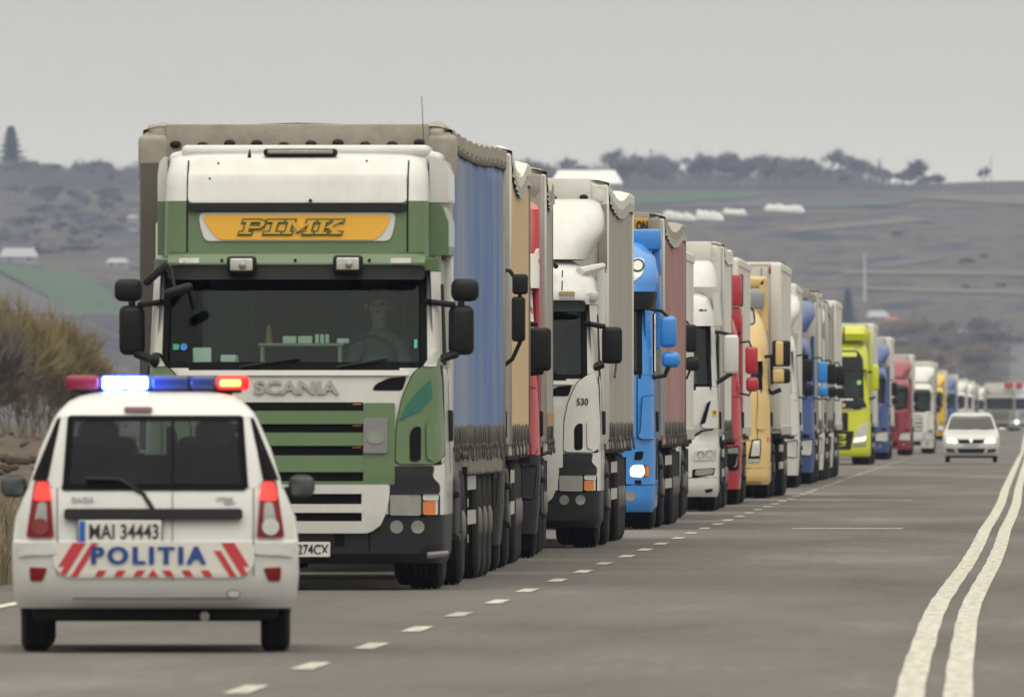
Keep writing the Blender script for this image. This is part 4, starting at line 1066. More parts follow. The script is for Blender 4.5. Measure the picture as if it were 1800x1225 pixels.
for z in (1.1, 1.25, 1.40, 1.55): f('grille_slat', WHITE, rect(-.78, .78, z-.05, z+.05), .03, .03, r=.01)
f('wedge_vent', BLK, rnd(T.c([(318, 286), (303, 345), (272, 470), (228, 482), (262, 380), (286, 310)], '7'), .02), .012, .02, True, dx=.05)
f('cab_side_panel', WHITE, rnd(T.c([(240, 505), (300, 290), (378, 268), (400, 300), (392, 500), (330, 512)], '7'), .04), .035, .035, True, dx=.05)
f('wedge_vent', BLK, rnd(T.c([(318, 286), (303, 345), (272, 470), (228, 482), (262, 380), (286, 310)], '7'), .02), .040, .012, True, dx=.05)
f('panel_gap', BLK, T.c([(172, 592), (172, 572), (236, 528), (335, 512), (335, 524), (242, 542)], '7'), .006, .012, True, dx=.05)
f('headlight', LENS, rnd(T.c([(178, 772), (172, 715), (205, 682), (362, 668), (352, 765)], '7'), .03), .012, .02, True, dx=.06)
f('headlight_bowl', SILV, circ(T.c([(235, 722)], '7')[0][0], T.c([(235, 722)], '7')[0][1], .06), .016, .01, True)
f('headlight_bowl', SILV, circ(T.c([(305, 718)], '7')[0][0], T.c([(305, 718)], '7')[0][1], .06), .016, .01, True)
f('lower_lamp_recess', BLK, rnd(T.c([(165, 905), (168, 838), (350, 826), (340, 882), (230, 900)], '7'), .02), .005, .012, True, dx=.06)
f('lower_lamp', LENSD, rnd(T.c([(188, 885), (195, 842), (343, 832), (333, 872), (240, 888)], '7'), .02), .012, .012, True, dx=.06)
f('warning_sticker', YEL, rect(*[T.c([(328, 0), (366, 0)], '7')[i][0] for i in (0, 1)], *[T.c([(0, y)], '7')[0][1] for y in (416, 365)]), .044, .006, dx=.05)
q = T.c([(346, 390)], '7')[0]; f('sticker_mark', INK, [(q[0]-.02, q[1]+.025), (q[0], q[1]-.03), (q[0]+.02, q[1]+.025), (q[0], q[1]+.008)], .047, .006, dx=.05)
f('panel_gap', BLK, rect(-1.2, 1.2, .498, .508), .003, .01)
f('bumper_dent', PLG, rnd(T.c([(262, 1000), (330, 990), (332, 1015), (280, 1030)], '7'), .02), .003, .01, dx=.05)
f('roof_slot', PLG, rnd(T.c([(227, 691), (292, 691), (292, 674), (227, 674)], '6'), .02), .006, .01)
for sg in (1, -1):
    MB().prism([(sg*x, z) for x, z in T.c([(350, 812), (345, 560), (322, 545), (385, 535), (398, 620), (415, 808)], '6')], .75, 2.1).build('roof_side_fairing', WHITE, T.root)
deflector(T, [(3.33, .78, 1.20, .4, .1), (3.5, .9, 1.19, .4, .1), (3.68, 1.15, 1.13, .4, .1), (3.73, 1.5, 1.08, .3, .1)], WHITE)
for sg in (1, -1):
    MB().tube([(sg*1.215, .75, 1.9), (sg*1.21, .95, 2.65)], .02, 6).build('grab_rail', PL, T.root)
    MB().tube([(sg*1.25, .9, 1.9), (sg*1.24, 1.1, 2.6)], .025, 6).build('snorkel', ALU, T.root)
wipers(T, 1.90)
q = T.c([(432, 1215), (557, 885)], '6'); mirror(T, q[0][0], q[1][0], q[0][1], q[1][1], .5, WHITE, r=.06, th=.18)
arm(T, [(1.17, .5, T.c([(0, 862)], '6')[0][1]), (q[0][0]-.04, .5, T.c([(0, 868)], '6')[0][1]), (q[1][0]-.05, .5, q[1][1]-.02)], .026)
arm(T, [(1.2, .42, T.c([(0, 150)], '7')[0][1]), (1.22, .45, T.c([(0, 140)], '7')[0][1]), (q[1][0]-.08, .5, q[0][1]+.03)], .035)
tractor_gear(T)
trailer(T, 'tarp', TARPW, TARPW, TARPW, y0=2.65, L=13.5, ztop=4.0, amp=.012, straps=16, hooks=0, seed=17, sag=.05, valance=TARPW)
driver(T, .62, 1.12, 1.64, 'driver behind the windscreen of the white lorry with black wedge vents')

# ---- 7..12 and on
T = Truck('articulated_truck', 110.6, -5.87, 'narrow strip of a red lorry showing between the wedge-vent white lorry and the sand-coloured one', 'truck', QUEUE)
generic(T, REDP, 'none', mir=REDP, lamps=LENSD)
for sg in (1, -1):
    MB().rbox((sg*1.13, 1.7, 3.42), (.19, .9, .50), .04, 2).build('roof_side_fairing', REDP, T.root); MB().rbox((sg*1.20, 2.2, 3.42), (.08, .12, .52), .02, 1).build('fairing_edge', PL, T.root)
    MB().rbox((sg*1.13, 1.75, 2.95), (.19, .8, .40), .04, 2).build('roof_side_fairing', REDP, T.root)
MB().rbox((0, 1.7, 3.42), (2.06, .7, .46), .08, 2).build('roof_deflector', REDP, T.root)
T.f('headlight_rim', BLK, rnd([(.9, .55), (1.2, .55), (1.2, .82), (.95, .82)], .05), .016, .02, True)
trailer(T, 'box', BOXW, BOXW, BOXW, y0=2.5, L=13.2, ztop=3.95, seed=19, dx=-.12)
T = Truck('articulated_truck', 103.0, -5.70, 'sand-coloured lorry with a high roof window and sand-coloured mirrors', 'truck', QUEUE)
T.surf = Surf([(.24, .06, 1.19, .24, .05), (.32, 0, 1.215, .26, .05), (.9, 0, 1.225, .28, .06), (1.0, .02, 1.22, .3, .06), (1.72, .08, 1.21, .3, .06), (1.86, .11, 1.19, .3, .06), (2.28, .22, 1.17, .28, .06),
               (2.34, .24, 1.18, .3, .08), (2.7, .34, 1.16, .4, .09), (3.0, .5, 1.09, .42, .1), (3.2, .68, 1.0, .42, .1), (3.32, .95, .86, .3, .1)])
cab_base(T, [('bumper', BEIP, .24, .52), ('cab', BEIP, .525, 1.855), ('roof', BEIP, 2.34, 3.32)], (1.86, 2.335, 1.06, 1.04), wmat=BEIP)
f = T.f
f('grille', BLK, rnd(rect(-.66, .66, .72, 1.62), .06), .004, .01)
for k in range(7): f('grille_slat', PLG, rect(-.64, .64, .80+k*.12, .85+k*.12), .02, .02, r=.01)
f('panel_gap', BLK, rect(1.0, 1.012, 1.0, 1.84), .003, .01, True, dx=.05); f('panel_gap', BLK, rect(-1.19, 1.19, .99, 1.0), .003, .01)
f('corner_panel', BEIP, rnd(T.c([(684, 505), (690, 335), (748, 318), (750, 500), (735, 522), (692, 522)], '7'), .03), .035, .035, True, dx=.05)
f('headlight_frame', BLK, rnd(T.c([(605, 785), (645, 600), (716, 594), (716, 700), (704, 780)], '7'), .02), .006, .02, True, dx=.05)
f('headlight', LENS, rnd(T.c([(634, 735), (652, 612), (708, 604), (706, 730)], '7'), .02), .014, .02, True, dx=.05)
f('headlight_trim', CHR, T.c([(608, 786), (612, 755), (650, 762), (704, 752), (704, 780)], '7'), .016, .02, True, dx=.05)
f('indicator', ORG, rnd(T.c([(765, 622), (768, 580), (790, 585), (790, 620)], '7'), .01), .02, .02, True, dx=.05)
f('panel_gap', BLK, rect(-1.19, 1.19, .515, .525), .003, .01); f('bumper_lip', mat('tan_lip', (.55, .33, .16), .5), rect(-1.19, 1.19, .25, .30), .012, .015)
f('roof_window', BLK, rnd(T.c([(600, 805), (600, 650), (645, 645), (680, 670), (692, 750), (690, 800)], '6'), .05), .01, .015, True, dx=.06)
f('roof_window_glass', mat('pale_window', (.30, .36, .36), .1, .3), rnd(T.c([(600, 792), (600, 662), (640, 658), (670, 690), (680, 780), (675, 792)], '6'), .05), .016, .01, True, dx=.06)
for sg in (1, -1):
    MB().prism([(sg*x, z) for x, z in T.c([(738, 880), (725, 620), (720, 470), (770, 405), (778, 480), (795, 820), (770, 900)], '6')], 1.3, 2.25).build('roof_side_fairing', BEIP, T.root)
MB().rbox((0, 1.75, 3.70), (2.30, .9, .20), .06, 3).build('roof_deflector', BEIP, T.root)
MB().rbox((0, 1.45, 3.40), (2.2, .5, .3), .05, 2).build('deflector_window', mat('dull_lilac_pane', (.28, .29, .34), .25), T.root)
wipers(T, 1.9)
q = T.c([(832, 1150), (985, 935)], '6'); mirror(T, q[0][0], q[1][0], q[0][1], q[1][1], .5, PL, r=.04)
q2 = T.c([(832, 1290), (985, 1168)], '6'); mirror(T, q2[0][0], q2[1][0], q2[0][1], q2[1][1], .5, PL, r=.05)
for a, b_ in (T.c([(862, 1140), (926, 942)], '6'), T.c([(840, 1282), (932, 1172)], '6')):
    for sg in (1, -1): MB().rbox((sg*(a[0]+b_[0])/2, .43, (a[1]+b_[1])/2), (b_[0]-a[0], .06, b_[1]-a[1]), .03, 3).build('mirror_cover', BEIP, T.root)
arm(T, [(1.12, .5, 2.42), (1.26, .5, 2.44), (1.50, .5, 2.40)], .03); arm(T, [(1.17, .45, 1.86), (1.25, .48, 1.80), (1.4, .5, 1.86)], .04); arm(T, [(1.245, .5, 2.44), (1.25, .5, 1.95)], .028)
tractor_gear(T); trailer(T, 'box', BOXW, BOXW, BOXW, y0=2.6, L=13.4, ztop=4.05, seed=21, dx=.10)
T = Truck('articulated_truck', 90.2, -5.78, 'white lorry with dark mirrors, next after the sand-coloured lorry', 'truck', QUEUE, skew=-.05)
generic(T, WHITE, 'def'); trailer(T, 'box', BOXW, BOXW, BOXW, y0=2.6, L=13.4, ztop=4.0, seed=22, dx=-.13)
T = Truck('articulated_truck', 85.9, -5.70, 'dark blue lorry with blue-backed mirrors between two white lorries', 'truck', QUEUE, skew=-.08)
generic(T, DBLU, 'def', mir=BLUP); trailer(T, 'tarp', TARPW, TARPW, TARPB, y0=2.6, L=13.4, ztop=4.0, amp=.01, straps=8, seed=23, dx=.02)
T = Truck('articulated_truck', 81.8, -5.72, 'white lorry half hidden behind the dark blue lorry, grey-brown trailer side', 'truck', QUEUE)
generic(T, WHITE2, 'def'); trailer(T, 'tarp', GREYC, TARPG, TARPG, y0=2.6, L=13.4, ztop=3.9, amp=.01, straps=8, seed=24)
T = Truck('articulated_truck', 78.4, -5.71, 'white lorry with a plain white box trailer, right before the lime yellow lorry', 'truck', QUEUE)
generic(T, WHITE, 'def'); trailer(T, 'box', BOXW, BOXW, BOXW, y0=2.6, L=13.4, ztop=4.0, seed=25, dx=.0)

# ---- 13: lime yellow
T = Truck('articulated_truck', 61.5, -5.85, 'lime yellow lorry with a black face and slanted headlights', 'truck', QUEUE)
T.surf = Surf([(.24, .06, 1.19, .24, .05), (.32, 0, 1.215, .26, .05), (.9, 0, 1.225, .30, .07), (1.72, .08, 1.21, .32, .07), (1.90, .12, 1.19, .32, .07), (2.72, .38, 1.16, .30, .07),
               (3.05, .46, 1.15, .36, .08), (3.3, .56, 1.12, .4, .1), (3.5, .75, 1.03, .4, .1), (3.6, 1.0, .9, .3, .1)])
cab_base(T, [('bumper', VYEL, .24, .42), ('cab', VYEL, .425, 1.895), ('roof', VYEL, 2.725, 3.6)], (1.90, 2.72, 1.0, .98), wmat=VYEL)
f = T.f
f('visor_panel', PL, rnd([(-1.02, 2.70), (1.02, 2.70), (1.0, 3.05), (.85, 3.28), (-.85, 3.28), (-1.0, 3.05)], .08), .03, .04)
f('visor_stripe', VYEL, rnd(T.c([(-60, 366), (193, 366), (193, 333), (-60, 333)], '8'), .03), .045, .03)
f('front_panel', PL, rnd([(-1.12, 1.66), (-.9, 1.58), (.9, 1.58), (1.12, 1.66), (1.02, 1.89), (-1.02, 1.89)], .04), .02, .03)
f('front_trim', CHR, rect(-.72, .72, 1.86, 1.885), .03, .02); f('front_trim', CHR, rect(-.72, .72, 1.575, 1.60), .03, .02)
f('grille', PL, rnd(rect(-.58, .58, .98, 1.50), .04), .01, .02)
for k in range(6): f('grille_slat', PLG, rect(-.56, .56, 1.02+k*.075, 1.05+k*.075), .022, .014)
f('lower_grille', PL, rnd([(-.66, .44), (.66, .44), (.75, .97), (-.75, .97)], .04), .012, .02)
for z in (.62, .82):
    f('grille_accent', VYEL, [(.30, z+.05), (.50, z+.07), (.53, z+.06), (.48, z-.07), (.30, z-.09), (.30, z-.065), (.45, z-.05), (.49, z+.04), (.30, z+.03)], .026, .016, True, dx=.05)
f('headlight', LENS, rnd(T.c([(170, 1000), (208, 885), (280, 852), (262, 985)], '8'), .03), .012, .02, True, dx=.05)
f('running_light', DRL, rnd(T.c([(172, 1000), (182, 975), (262, 958), (256, 986)], '8'), .01), .02, .014, True, dx=.05)
f('fog_lamp', LENSD, rnd(T.c([(165, 1038), (172, 1012), (268, 1004), (262, 1035)], '8'), .01), .012, .02, True, dx=.05)
f('star_lamp', LENS, circ(T.c([(195, 290)], '8')[0][0], T.c([(195, 290)], '8')[0][1], .055), .045, .03, True)
f('sticker', mat('sticker_lime', (.25, .55, .2), .5), circ(T.c([(212, 558)], '8')[0][0], T.c([(212, 558)], '8')[0][1], .07), .01, .004)
f('emblem', YEL, rect(.42, .50, 1.66, 1.76), .026, .01)
deflector(T, [(3.55, .55, 1.12, .25, .05), (3.75, .5, 1.13, .25, .05), (3.92, .62, 1.11, .25, .05), (3.99, .9, 1.05, .2, .05)], VYEL)
MB().tube([(.45, .52, 3.5), (.45, .48, 3.95)], .025, 6).build('roof_strut', PL, T.root)
for sg in (1, -1):
    MB().rbox((sg*1.19, 2.0, 2.9), (.09, .6, 1.9), .04, 2).build('side_fairing', VYEL, T.root)
    MB().tube([(sg*1.13, .62, 1.9), (sg*1.11, .85, 2.72)], .022, 6).build('pillar_deflector', PL, T.root)
wipers(T, 1.95)
q = T.c([(304, 618), (352, 425)], '8'); mirror(T, q[0][0], q[1][0]+.02, q[0][1], q[1][1], .5, VYEL, r=.06); arm(T, [(1.13, .5, 2.66), (1.36, .5, 2.66), (1.38, .5, 2.55)], .035); arm(T, [(1.13, .45, 1.86), (1.36, .5, 1.94)], .035)
tractor_gear(T); trailer(T, 'box', BOXW, BOXW, BOXW, y0=2.6, L=13.4, ztop=4.05, seed=27, dx=.02)

def far(scale, xr, base, label, kind='box', cm=BOXW, ztop=4.0, roof='def', mir=PL, lamps=LENS, ld=1, group=QUEUE, name='articulated_truck', top=None):
    X0 = (xr-VX)/scale-1.25
    t = Truck(name, scale, X0, label, 'truck', group)
    generic(t, base, roof, mir=mir, lamps=lamps, ld=ld, defm=top); trailer(t, kind, cm, BOXW if kind == 'box' else TARPW, TARPW, y0=2.6, L=13.4, ztop=ztop, amp=.01, straps=0, hooks=0, seed=int(scale*10), ld=ld)
    return t
far(54, 1564, DBLU, 'dark blue lorry with a white trailer behind the lime yellow lorry')
far(44.5, 1603, DRED, 'dark red lorry with a white trailer, four behind nothing but hills', 'box')['label'] if False else far(44.5, 1603, DRED, 'dark red lorry with a white box trailer far down the queue')
far(40.5, 1643, WHITE2, 'silvery white lorry with a black windscreen next after the dark red lorry', 'tarp', GREYC)
far(30.5, 1662, WYEL, 'warm yellow lorry far down the queue beside the oncoming white car', ld=0)
far(27, 1682, DBLU, 'small blue lorry far down the queue, after the warm yellow one', ld=0)
FARL = [(24, 1700, WHITE, 'white lorry far off, directly after the small blue lorry'), (22.5, 1712, WHITE2, 'white lorry with a pale deflector far off above the oncoming white car'),
        (20.5, 1719, GRNF, 'dull green lorry far off above the roof of the oncoming white car'), (19, 1731, WHITE, 'white lorry far off just after the dull green one'),
        (17.3, 1741, REDP, 'tiny red-topped lorry at the far end of the queue'), (15.8, 1750, WHITE2, 'tiny grey-white lorry at the far end of the queue'), (14.5, 1757, WHITE, 'tiny white lorry, the last one at the far end of the queue')]
for s_, xr, m_, lb in FARL: far(s_, xr, m_, lb, 'tarp' if m_ is GRNF else 'box', GRNF if m_ is GRNF else BOXW, ld=0)
ONC = 'lorries coming along the free lane'
o1 = far(21, 1784, paint('olive_grey_paint', (.24, .24, .21), .3), 'oncoming olive-grey lorry with a red roof sign in the free lane behind the white car', 'tarp', OLIV, ld=0, group=ONC)
o2 = far(20.5, 1832, paint('pale_blue_grey_paint', (.42, .47, .52), .3), 'oncoming pale blue lorry with a red roof sign and glowing headlights', 'box', BOXW, lamps=HEADL, ld=0, group=ONC)
MB().rbox((.75, .9, 3.85), (.75, .3, .5), .08, 2).build('roof_sign', REDP, o1.root); MB().rbox((-.75, .9, 3.85), (.7, .3, .5), .08, 2).build('roof_sign', REDP, o2.root)

# ------------------------------------------------------------------ police car, seen from behind
PW = paint('police_white', (0.67, 0.675, 0.68), 0.25, dirtcol=(.5, .47, .42))
T = Truck('police_car', 290.0, -5.32, 'white police estate car with POLITIA across its tailgate and a flashing roof light bar', 'police car')
T.root.rotation_euler.z = R(2.3)
S = T.surf = Surf([(.27, .12, .835, .16, .06, 4.25), (.34, .03, .862, .18, .08, 4.40), (.48, .0, .872, .18, .08, 4.42), (.672, .0, .869, .18, .08, 4.42), (.685, .05, .867, .18, .07, 4.42), (.82, .07, .852, .16, .06, 4.35), (.97, .10, .79, .14, .06, 4.2),
                   (1.0, .11, .775, .13, .06, 3.45), (1.24, .17, .70, .13, .06, 3.1), (1.43, .24, .615, .13, .06, 2.75), (1.47, .27, .585, .15, .06, 2.65), (1.525, .36, .53, .2, .06, 2.5), (1.56, .5, .46, .2, .06, 2.4), (1.582, .8, .34, .15, .05, 2.2)])
f = T.f; rt = T.root
xw = lambda z: .545-.03*(z-1.0)/.43
shell(S, .27, .998, 4.4, 'body', PW, rt); shell(S, 1.432, 1.582, 2.7, 'roof', PW, rt)
shell(S, 1.0, 1.43, 3.0, 'body_pillars', PW, rt, xw=xw, cap=False, back_open=True)
mb = MB(); mb.add([(-.66, .3, .62), (.66, .3, .62), (.66, 3.3, .62), (-.66, 3.3, .62), (-.5, .3, 1.435), (.5, .3, 1.435), (.5, 2.8, 1.435), (-.5, 2.8, 1.435)], [(0, 1, 2, 3), (4, 5, 6, 7), (1, 2, 6, 5), (0, 3, 7, 4)])
mb.build('cabin_lining', CABIN, rt, 0)
tt = glass('tailgate_glass', (0.62, 0.64, 0.72), .03, 1.25)
f('tailgate_window', tt, rnd([(-.56, .995), (.535, .995), (.515, 1.40), (.46, 1.435), (-.47, 1.435), (-.53, 1.40)], .07), .006, .008, dx=.12)
for p in (rect(-.57, .55, .985, 1.025), rect(-.53, .53, 1.405, 1.44)): f('window_seal', BLK, rnd(p, .02), .010, .012)
for sg in (1, -1): f('window_seal', BLK, [(sg*.525, 1.0), (sg*.565, 1.0), (sg*.535, 1.43), (sg*.495, 1.43)], .010, .012)
f('window_seal', BLK, rect(.096, .112, 1.0, 1.43), .010, .012); f('panel_gap', mat('seam_grey', (.13, .13, .13), .6), rect(.101, .107, .44, 1.56), .003, .01)
MB().rbox((0, 2.85, .93), (1.3, .5, .12), .05, 2).build('dashboard', DASH, rt)
for x in (-.36, .36):
    MB().rbox((x, 2.0, 1.0), (.48, .14, .62), .06, 2).rbox((x, 2.02, 1.32), (.25, .1, .17), .05, 2).build('front_seat', SEAT, rt)
MB().rbox((0, 1.1, .95), (1.25, .14, .5), .06, 2).rbox((-.36, 1.1, 1.22), (.24, .1, .14), .05, 2).rbox((.36, 1.1, 1.22), (.24, .1, .14), .05, 2).build('rear_seat', SEAT, rt)
b = bmesh.new(); bmesh.ops.create_uvsphere(b, u_segments=16, v_segments=10, radius=.15); MB().bm(b, Matrix.Translation((-.13, .75, 1.06))).build('headrest', SEAT, rt)
f('quarter_window', BLK, rnd([(.655, 1.045), (.752, 1.045), (.60, 1.42), (.575, 1.43)], .015), .004, .012, True, dx=.03)
# lamps
for sg in (1, -1):
    P = lambda pts: [(sg*x, z) for x, z in pts]
    f('tail_lamp', REDL, rnd(P([(.615, .70), (.785, .70), (.735, 1.045), (.645, 1.045)]), .02), .02, .03, dx=.04)
    f('brake_light', mat('lit_brake_light', (.5, .02, .02), .3, emit=(1, .03, .02), estr=1.6), rnd(P([(.628, .925), (.742, .925), (.722, 1.035), (.65, 1.035)]), .025), .026, .01, dx=.04)
    f('reverse_lens', LENSD, rnd(P([(.655, .77), (.74, .77), (.712, .915), (.662, .915)]), .02), .027, .01, dx=.04)
    f('fog_lens', LENS if sg > 0 else mat('dull_red_lens', (.22, .03, .035), .3), P(circ(.70, .765, .052)), .033, .012, dx=.04)
    f('reflector', REDL, rnd(P([(.685, .435), (.76, .435), (.765, .52), (.655, .515)]), .015), .008, .012, dx=.04)
    f('bumper_corner', PW, rnd(P([(.60, .60), (.845, .58), (.85, .66), (.62, .672)]), .02), .018, .03, dx=.04)
f('third_brake_light', mat('dark_red_lens', (.09, .012, .04), .3), rnd(rect(-.19, -.02, 1.462, 1.492), .012), .02, .03)
# tailgate trim
f('tailgate_handle', PL, rnd(rect(-.555, .53, .808, .875), .025), .05, .06)
f('panel_gap', mat('seam_grey', (.13, .13, .13), .6), rect(-.60, -.592, .47, 1.0), .003, .01, dx=.05); f('panel_gap', MATS['seam_grey'], rect(.592, .60, .47, 1.0), .003, .01, dx=.05)
MB().rbox((-.215, .045, .735), (.52, .03, .152), .008, 1).build('plate_frame', BLK, rt); MB().rbox((-.215, .025, .735), (.505, .02, .138), .006, 1).build('number_plate', PLATE, rt)
MB().box(-.462, -.425, .0125, .02, .67, .80).build('plate_band', mat('plate_blue', (.02, .12, .5), .4), rt)
text_on(S, 'MAI 34443', 'plate_lettering', INK, rt, -.19, .735, .42, .092, .004, .001, flat=.015, bold=.014)
text_on(S, 'DACIA', 'maker_lettering', SILV, rt, -.44, .93, .135, .032, .006, .004, bold=.02)
text_on(S, 'LOGAN', 'maker_lettering', SILV, rt, .42, .937, .10, .022, .006, .004, bold=.02); text_on(S, 'MCV', 'maker_lettering', SILV, rt, .455, .912, .07, .022, .006, .004, bold=.02)
BAND = mat('reflective_white', (.72, .70, .66), .45); RED = mat('stripe_red', (.55, .045, .06), .45); POLB = mat('police_blue', (.025, .075, .30), .45)
f('marking_band', BAND, rnd([(-.54, .455), (.52, .455), (.60, .52), (.605, .672), (-.625, .672), (-.62, .52)], .05), .012, .014)
def stripe(pts): f('red_stripe', RED, pts, .0165, .008, dx=.1)
for sg in (1, -1):       # rising stripes at the left, falling ones at the right
    for x0, za, zb_ in ((-.628, .525, .668), (-.590, .475, .668), (-.515, .462, .668 if sg > 0 else .62)):
        o_ = .62*(za-.462); x1 = x0+.62*(zb_-.462)
        p = [(x0+o_, za), (x0+o_+.042, za), (x1+.042, zb_), (x1, zb_)]
        if sg < 0: p = [(-x-.02, z) for x, z in reversed(p)]
        stripe(p)
for k in range(3):
    x = -.37+k*.117; stripe([(x, .462), (x+.05, .462), (x+.075, .502), (x+.025, .502)])
    x = .35-k*.117; stripe([(x, .462), (x-.05, .462), (x-.075, .502), (x-.025, .502)])
stripe([(-.045, .462), (.02, .462), (-.01, .505), (-.018, .505)])
for dxx in (-.005, 0, .005): text_on(S, 'POLITIA', 'police_lettering', POLB, rt, -.04+dxx, .592, .69, .108, .006, .0165+abs(dxx)*.1, bold=.02, spacing=1.30)
MB().tube([(.0, .06, .845), (-.04, .08, .915), (-.075, .11, .96)], .014, 6).tube([(-.06, .10, .955), (-.22, .10, 1.05), (-.42, .10, 1.055)], .013, 6).build('rear_wiper', PL, rt)
f('bumper_seam', MATS['seam_grey'], rnd(rect(-.5, .47, .325, .332), .003), .004, .01); f('tow_eye_cover', MATS['seam_grey'], circ(.475, .355, .042, 12, .03), .006, .01)
f('tow_eye_cover_lid', PW, circ(.475, .355, .036, 12, .024), .011, .01)
MB().rbox((0, .75, .27), (1.5, 1.1, .16), .05, 2).build('underbody', CHAS, rt); MB().rbox((-.02, .35, .30), (1.2, .3, .12), .04, 2).build('underbody', CHAS, rt)
MB().tube([(.3, .05, .22), (.3, .8, .22)], .03, 8).build('exhaust', STEEL, rt)
for x in (.73, -.73):
    wheel(rt, x, .72, .29, .31, ALU); wheel(rt, x, 3.55, .29, .31, ALU)
for sg in (1, -1):
    side_feat(S, 'wheel_arch', BLK, rt, [(.72+.36*math.cos(R(a)), max(.275, .31+.36*math.sin(R(a)))) for a in range(0, 181, 15)], .003, .01, (sg,))
    side_feat(S, 'side_window', BLK, rt, [(.75, 1.03), (3.0, 1.03), (2.6, 1.38), (.75, 1.38)], .004, .012, (sg,))
    o = MB().rbox((sg*.895, 2.95, 1.0), (.165, .12, .14), .055, 3).build('side_mirror', PLG, rt)
    MB().rbox((sg*.897, 2.885, 1.0), (.13, .012, .105), .04, 2).build('mirror_glass', mat('dull_mirror', (.10, .11, .12), .25, .5), o)
    MB().rbox((sg*.85, 2.95, .97), (.14, .06, .06), .02, 2).build('mirror_arm', PL, rt)
    side_feat(S, 'door_gap', BLK, rt, rect(1.55, 1.565, .4, 1.4), .003, .01, (sg,))
# light bar
BAR = mat('dark_blue_dome', (.01, .03, .16), .15, coat=.6); REDD = mat('dark_red_dome', (.22, .004, .02), .3, coat=.2)
lb = MB().rbox((.0, 1.45, 1.60), (1.06, .26, .05), .02, 2).build('light_bar', PL, rt)
zb0, zh = 1.638, .092
def dome(x0, x1, m, name): MB().rbox(((x0+x1)/2, 1.45, zb0), (x1-x0-.004, .28, zh), .025, 3).build(name, m, lb)
lx = lambda px: (px-272)/290*1.012
dome(lx(112), lx(173), REDD, 'red_dome'); dome(lx(173), lx(262), mat('blue_dome', (.02, .1, .6), .2, emit=(.02, .10, 1.0), estr=2.2), 'blue_dome'); dome(lx(262), lx(330), BAR, 'blue_dome'); dome(lx(330), lx(377), BAR, 'blue_dome'); dome(lx(377), lx(436), mat('lit_red_dome', (.6, .02, .02), .2, emit=(1, .02, .03), estr=.9), 'red_dome')
LB = mat('lit_blue_led', (.5, .7, 1), .2, emit=(.45, .72, 1.0), estr=16); LR = mat('lit_red_led', (1, .4, .2), .2, emit=(1, .16, .03), estr=7)
for k in range(2):
    MB().rbox((lx(197+k*40), 1.30, zb0), (.132, .02, .07), .02, 3).build('blue_lamp', LB, lb)
MB().rbox((lx(402), 1.30, zb0+.0), (.13, .02, .042), .015, 2).build('red_lamp', LR, lb)
for x in (-.42, .42): MB().rbox((x, 1.45, 1.56), (.09, .2, .08), .02, 1).build('bar_foot', PL, lb)
pl = bpy.data.lights.new('beacon_lamp', 'POINT'); pl.energy = 30; pl.color = (.08, .2, 1.0); pl.shadow_soft_size = .08
po = bpy.data.objects.new('beacon_lamp', pl); C.objects.link(po); po.parent = lb; po.location = (lx(217), 1.27, zb0+.02)

# ------------------------------------------------------------------ oncoming white saloon
CW = paint('car_white', (.52, .525, .52), .25, dirtcol=(.45, .43, .4))
T = Truck('saloon_car', 58.0, (1707-VX)/58.0, 'white saloon car with both headlights on, coming along the free lane', 'car')
S = T.surf = Surf([(.20, .10, .78, .25, .12, 4.1), (.30, .02, .82, .28, .14, 4.2), (.50, .0, .855, .30, .15, 4.25), (.66, .05, .86, .30, .15, 4.25), (.76, .14, .855, .28, .14, 4.22), (.84, .35, .84, .2, .1, 4.2), (.93, .85, .83, .12, .06, 4.15), (.985, 1.12, .80, .1, .05, 4.1),
                   (1.0, 1.15, .79, .1, .05, 4.05), (1.40, 1.72, .64, .1, .05, 3.35), (1.46, 1.9, .60, .12, .05, 3.2), (1.51, 2.15, .5, .12, .05, 3.0)])
f = T.f; rt = T.root
shell(S, .20, .998, 4.2, 'body', CW, rt, dz=.05); shell(S, 1.402, 1.51, 3.2, 'roof', CW, rt, dz=.04)
xw2 = lambda z: .72-.13*(z-1.0)/.4
shell(S, 1.0, 1.40, 3.6, 'body_pillars', CW, rt, xw=xw2, cap=False)
MB().add([(-.7, 1.4, .9), (.7, 1.4, .9), (.7, 3.5, .9), (-.7, 3.5, .9), (-.55, 1.75, 1.41), (.55, 1.75, 1.41), (.55, 3.3, 1.41), (-.55, 3.3, 1.41)], [(0, 1, 2, 3), (4, 5, 6, 7), (1, 2, 6, 5), (0, 3, 7, 4), (2, 3, 7, 6)]).build('cabin_lining', CABIN, rt, 0)
f('windscreen', glass('car_glass', (.6, .65, .68), .05, 1.75), [(-.73, .995), (.73, .995), (.60, 1.405), (-.60, 1.405)], .004, .008)
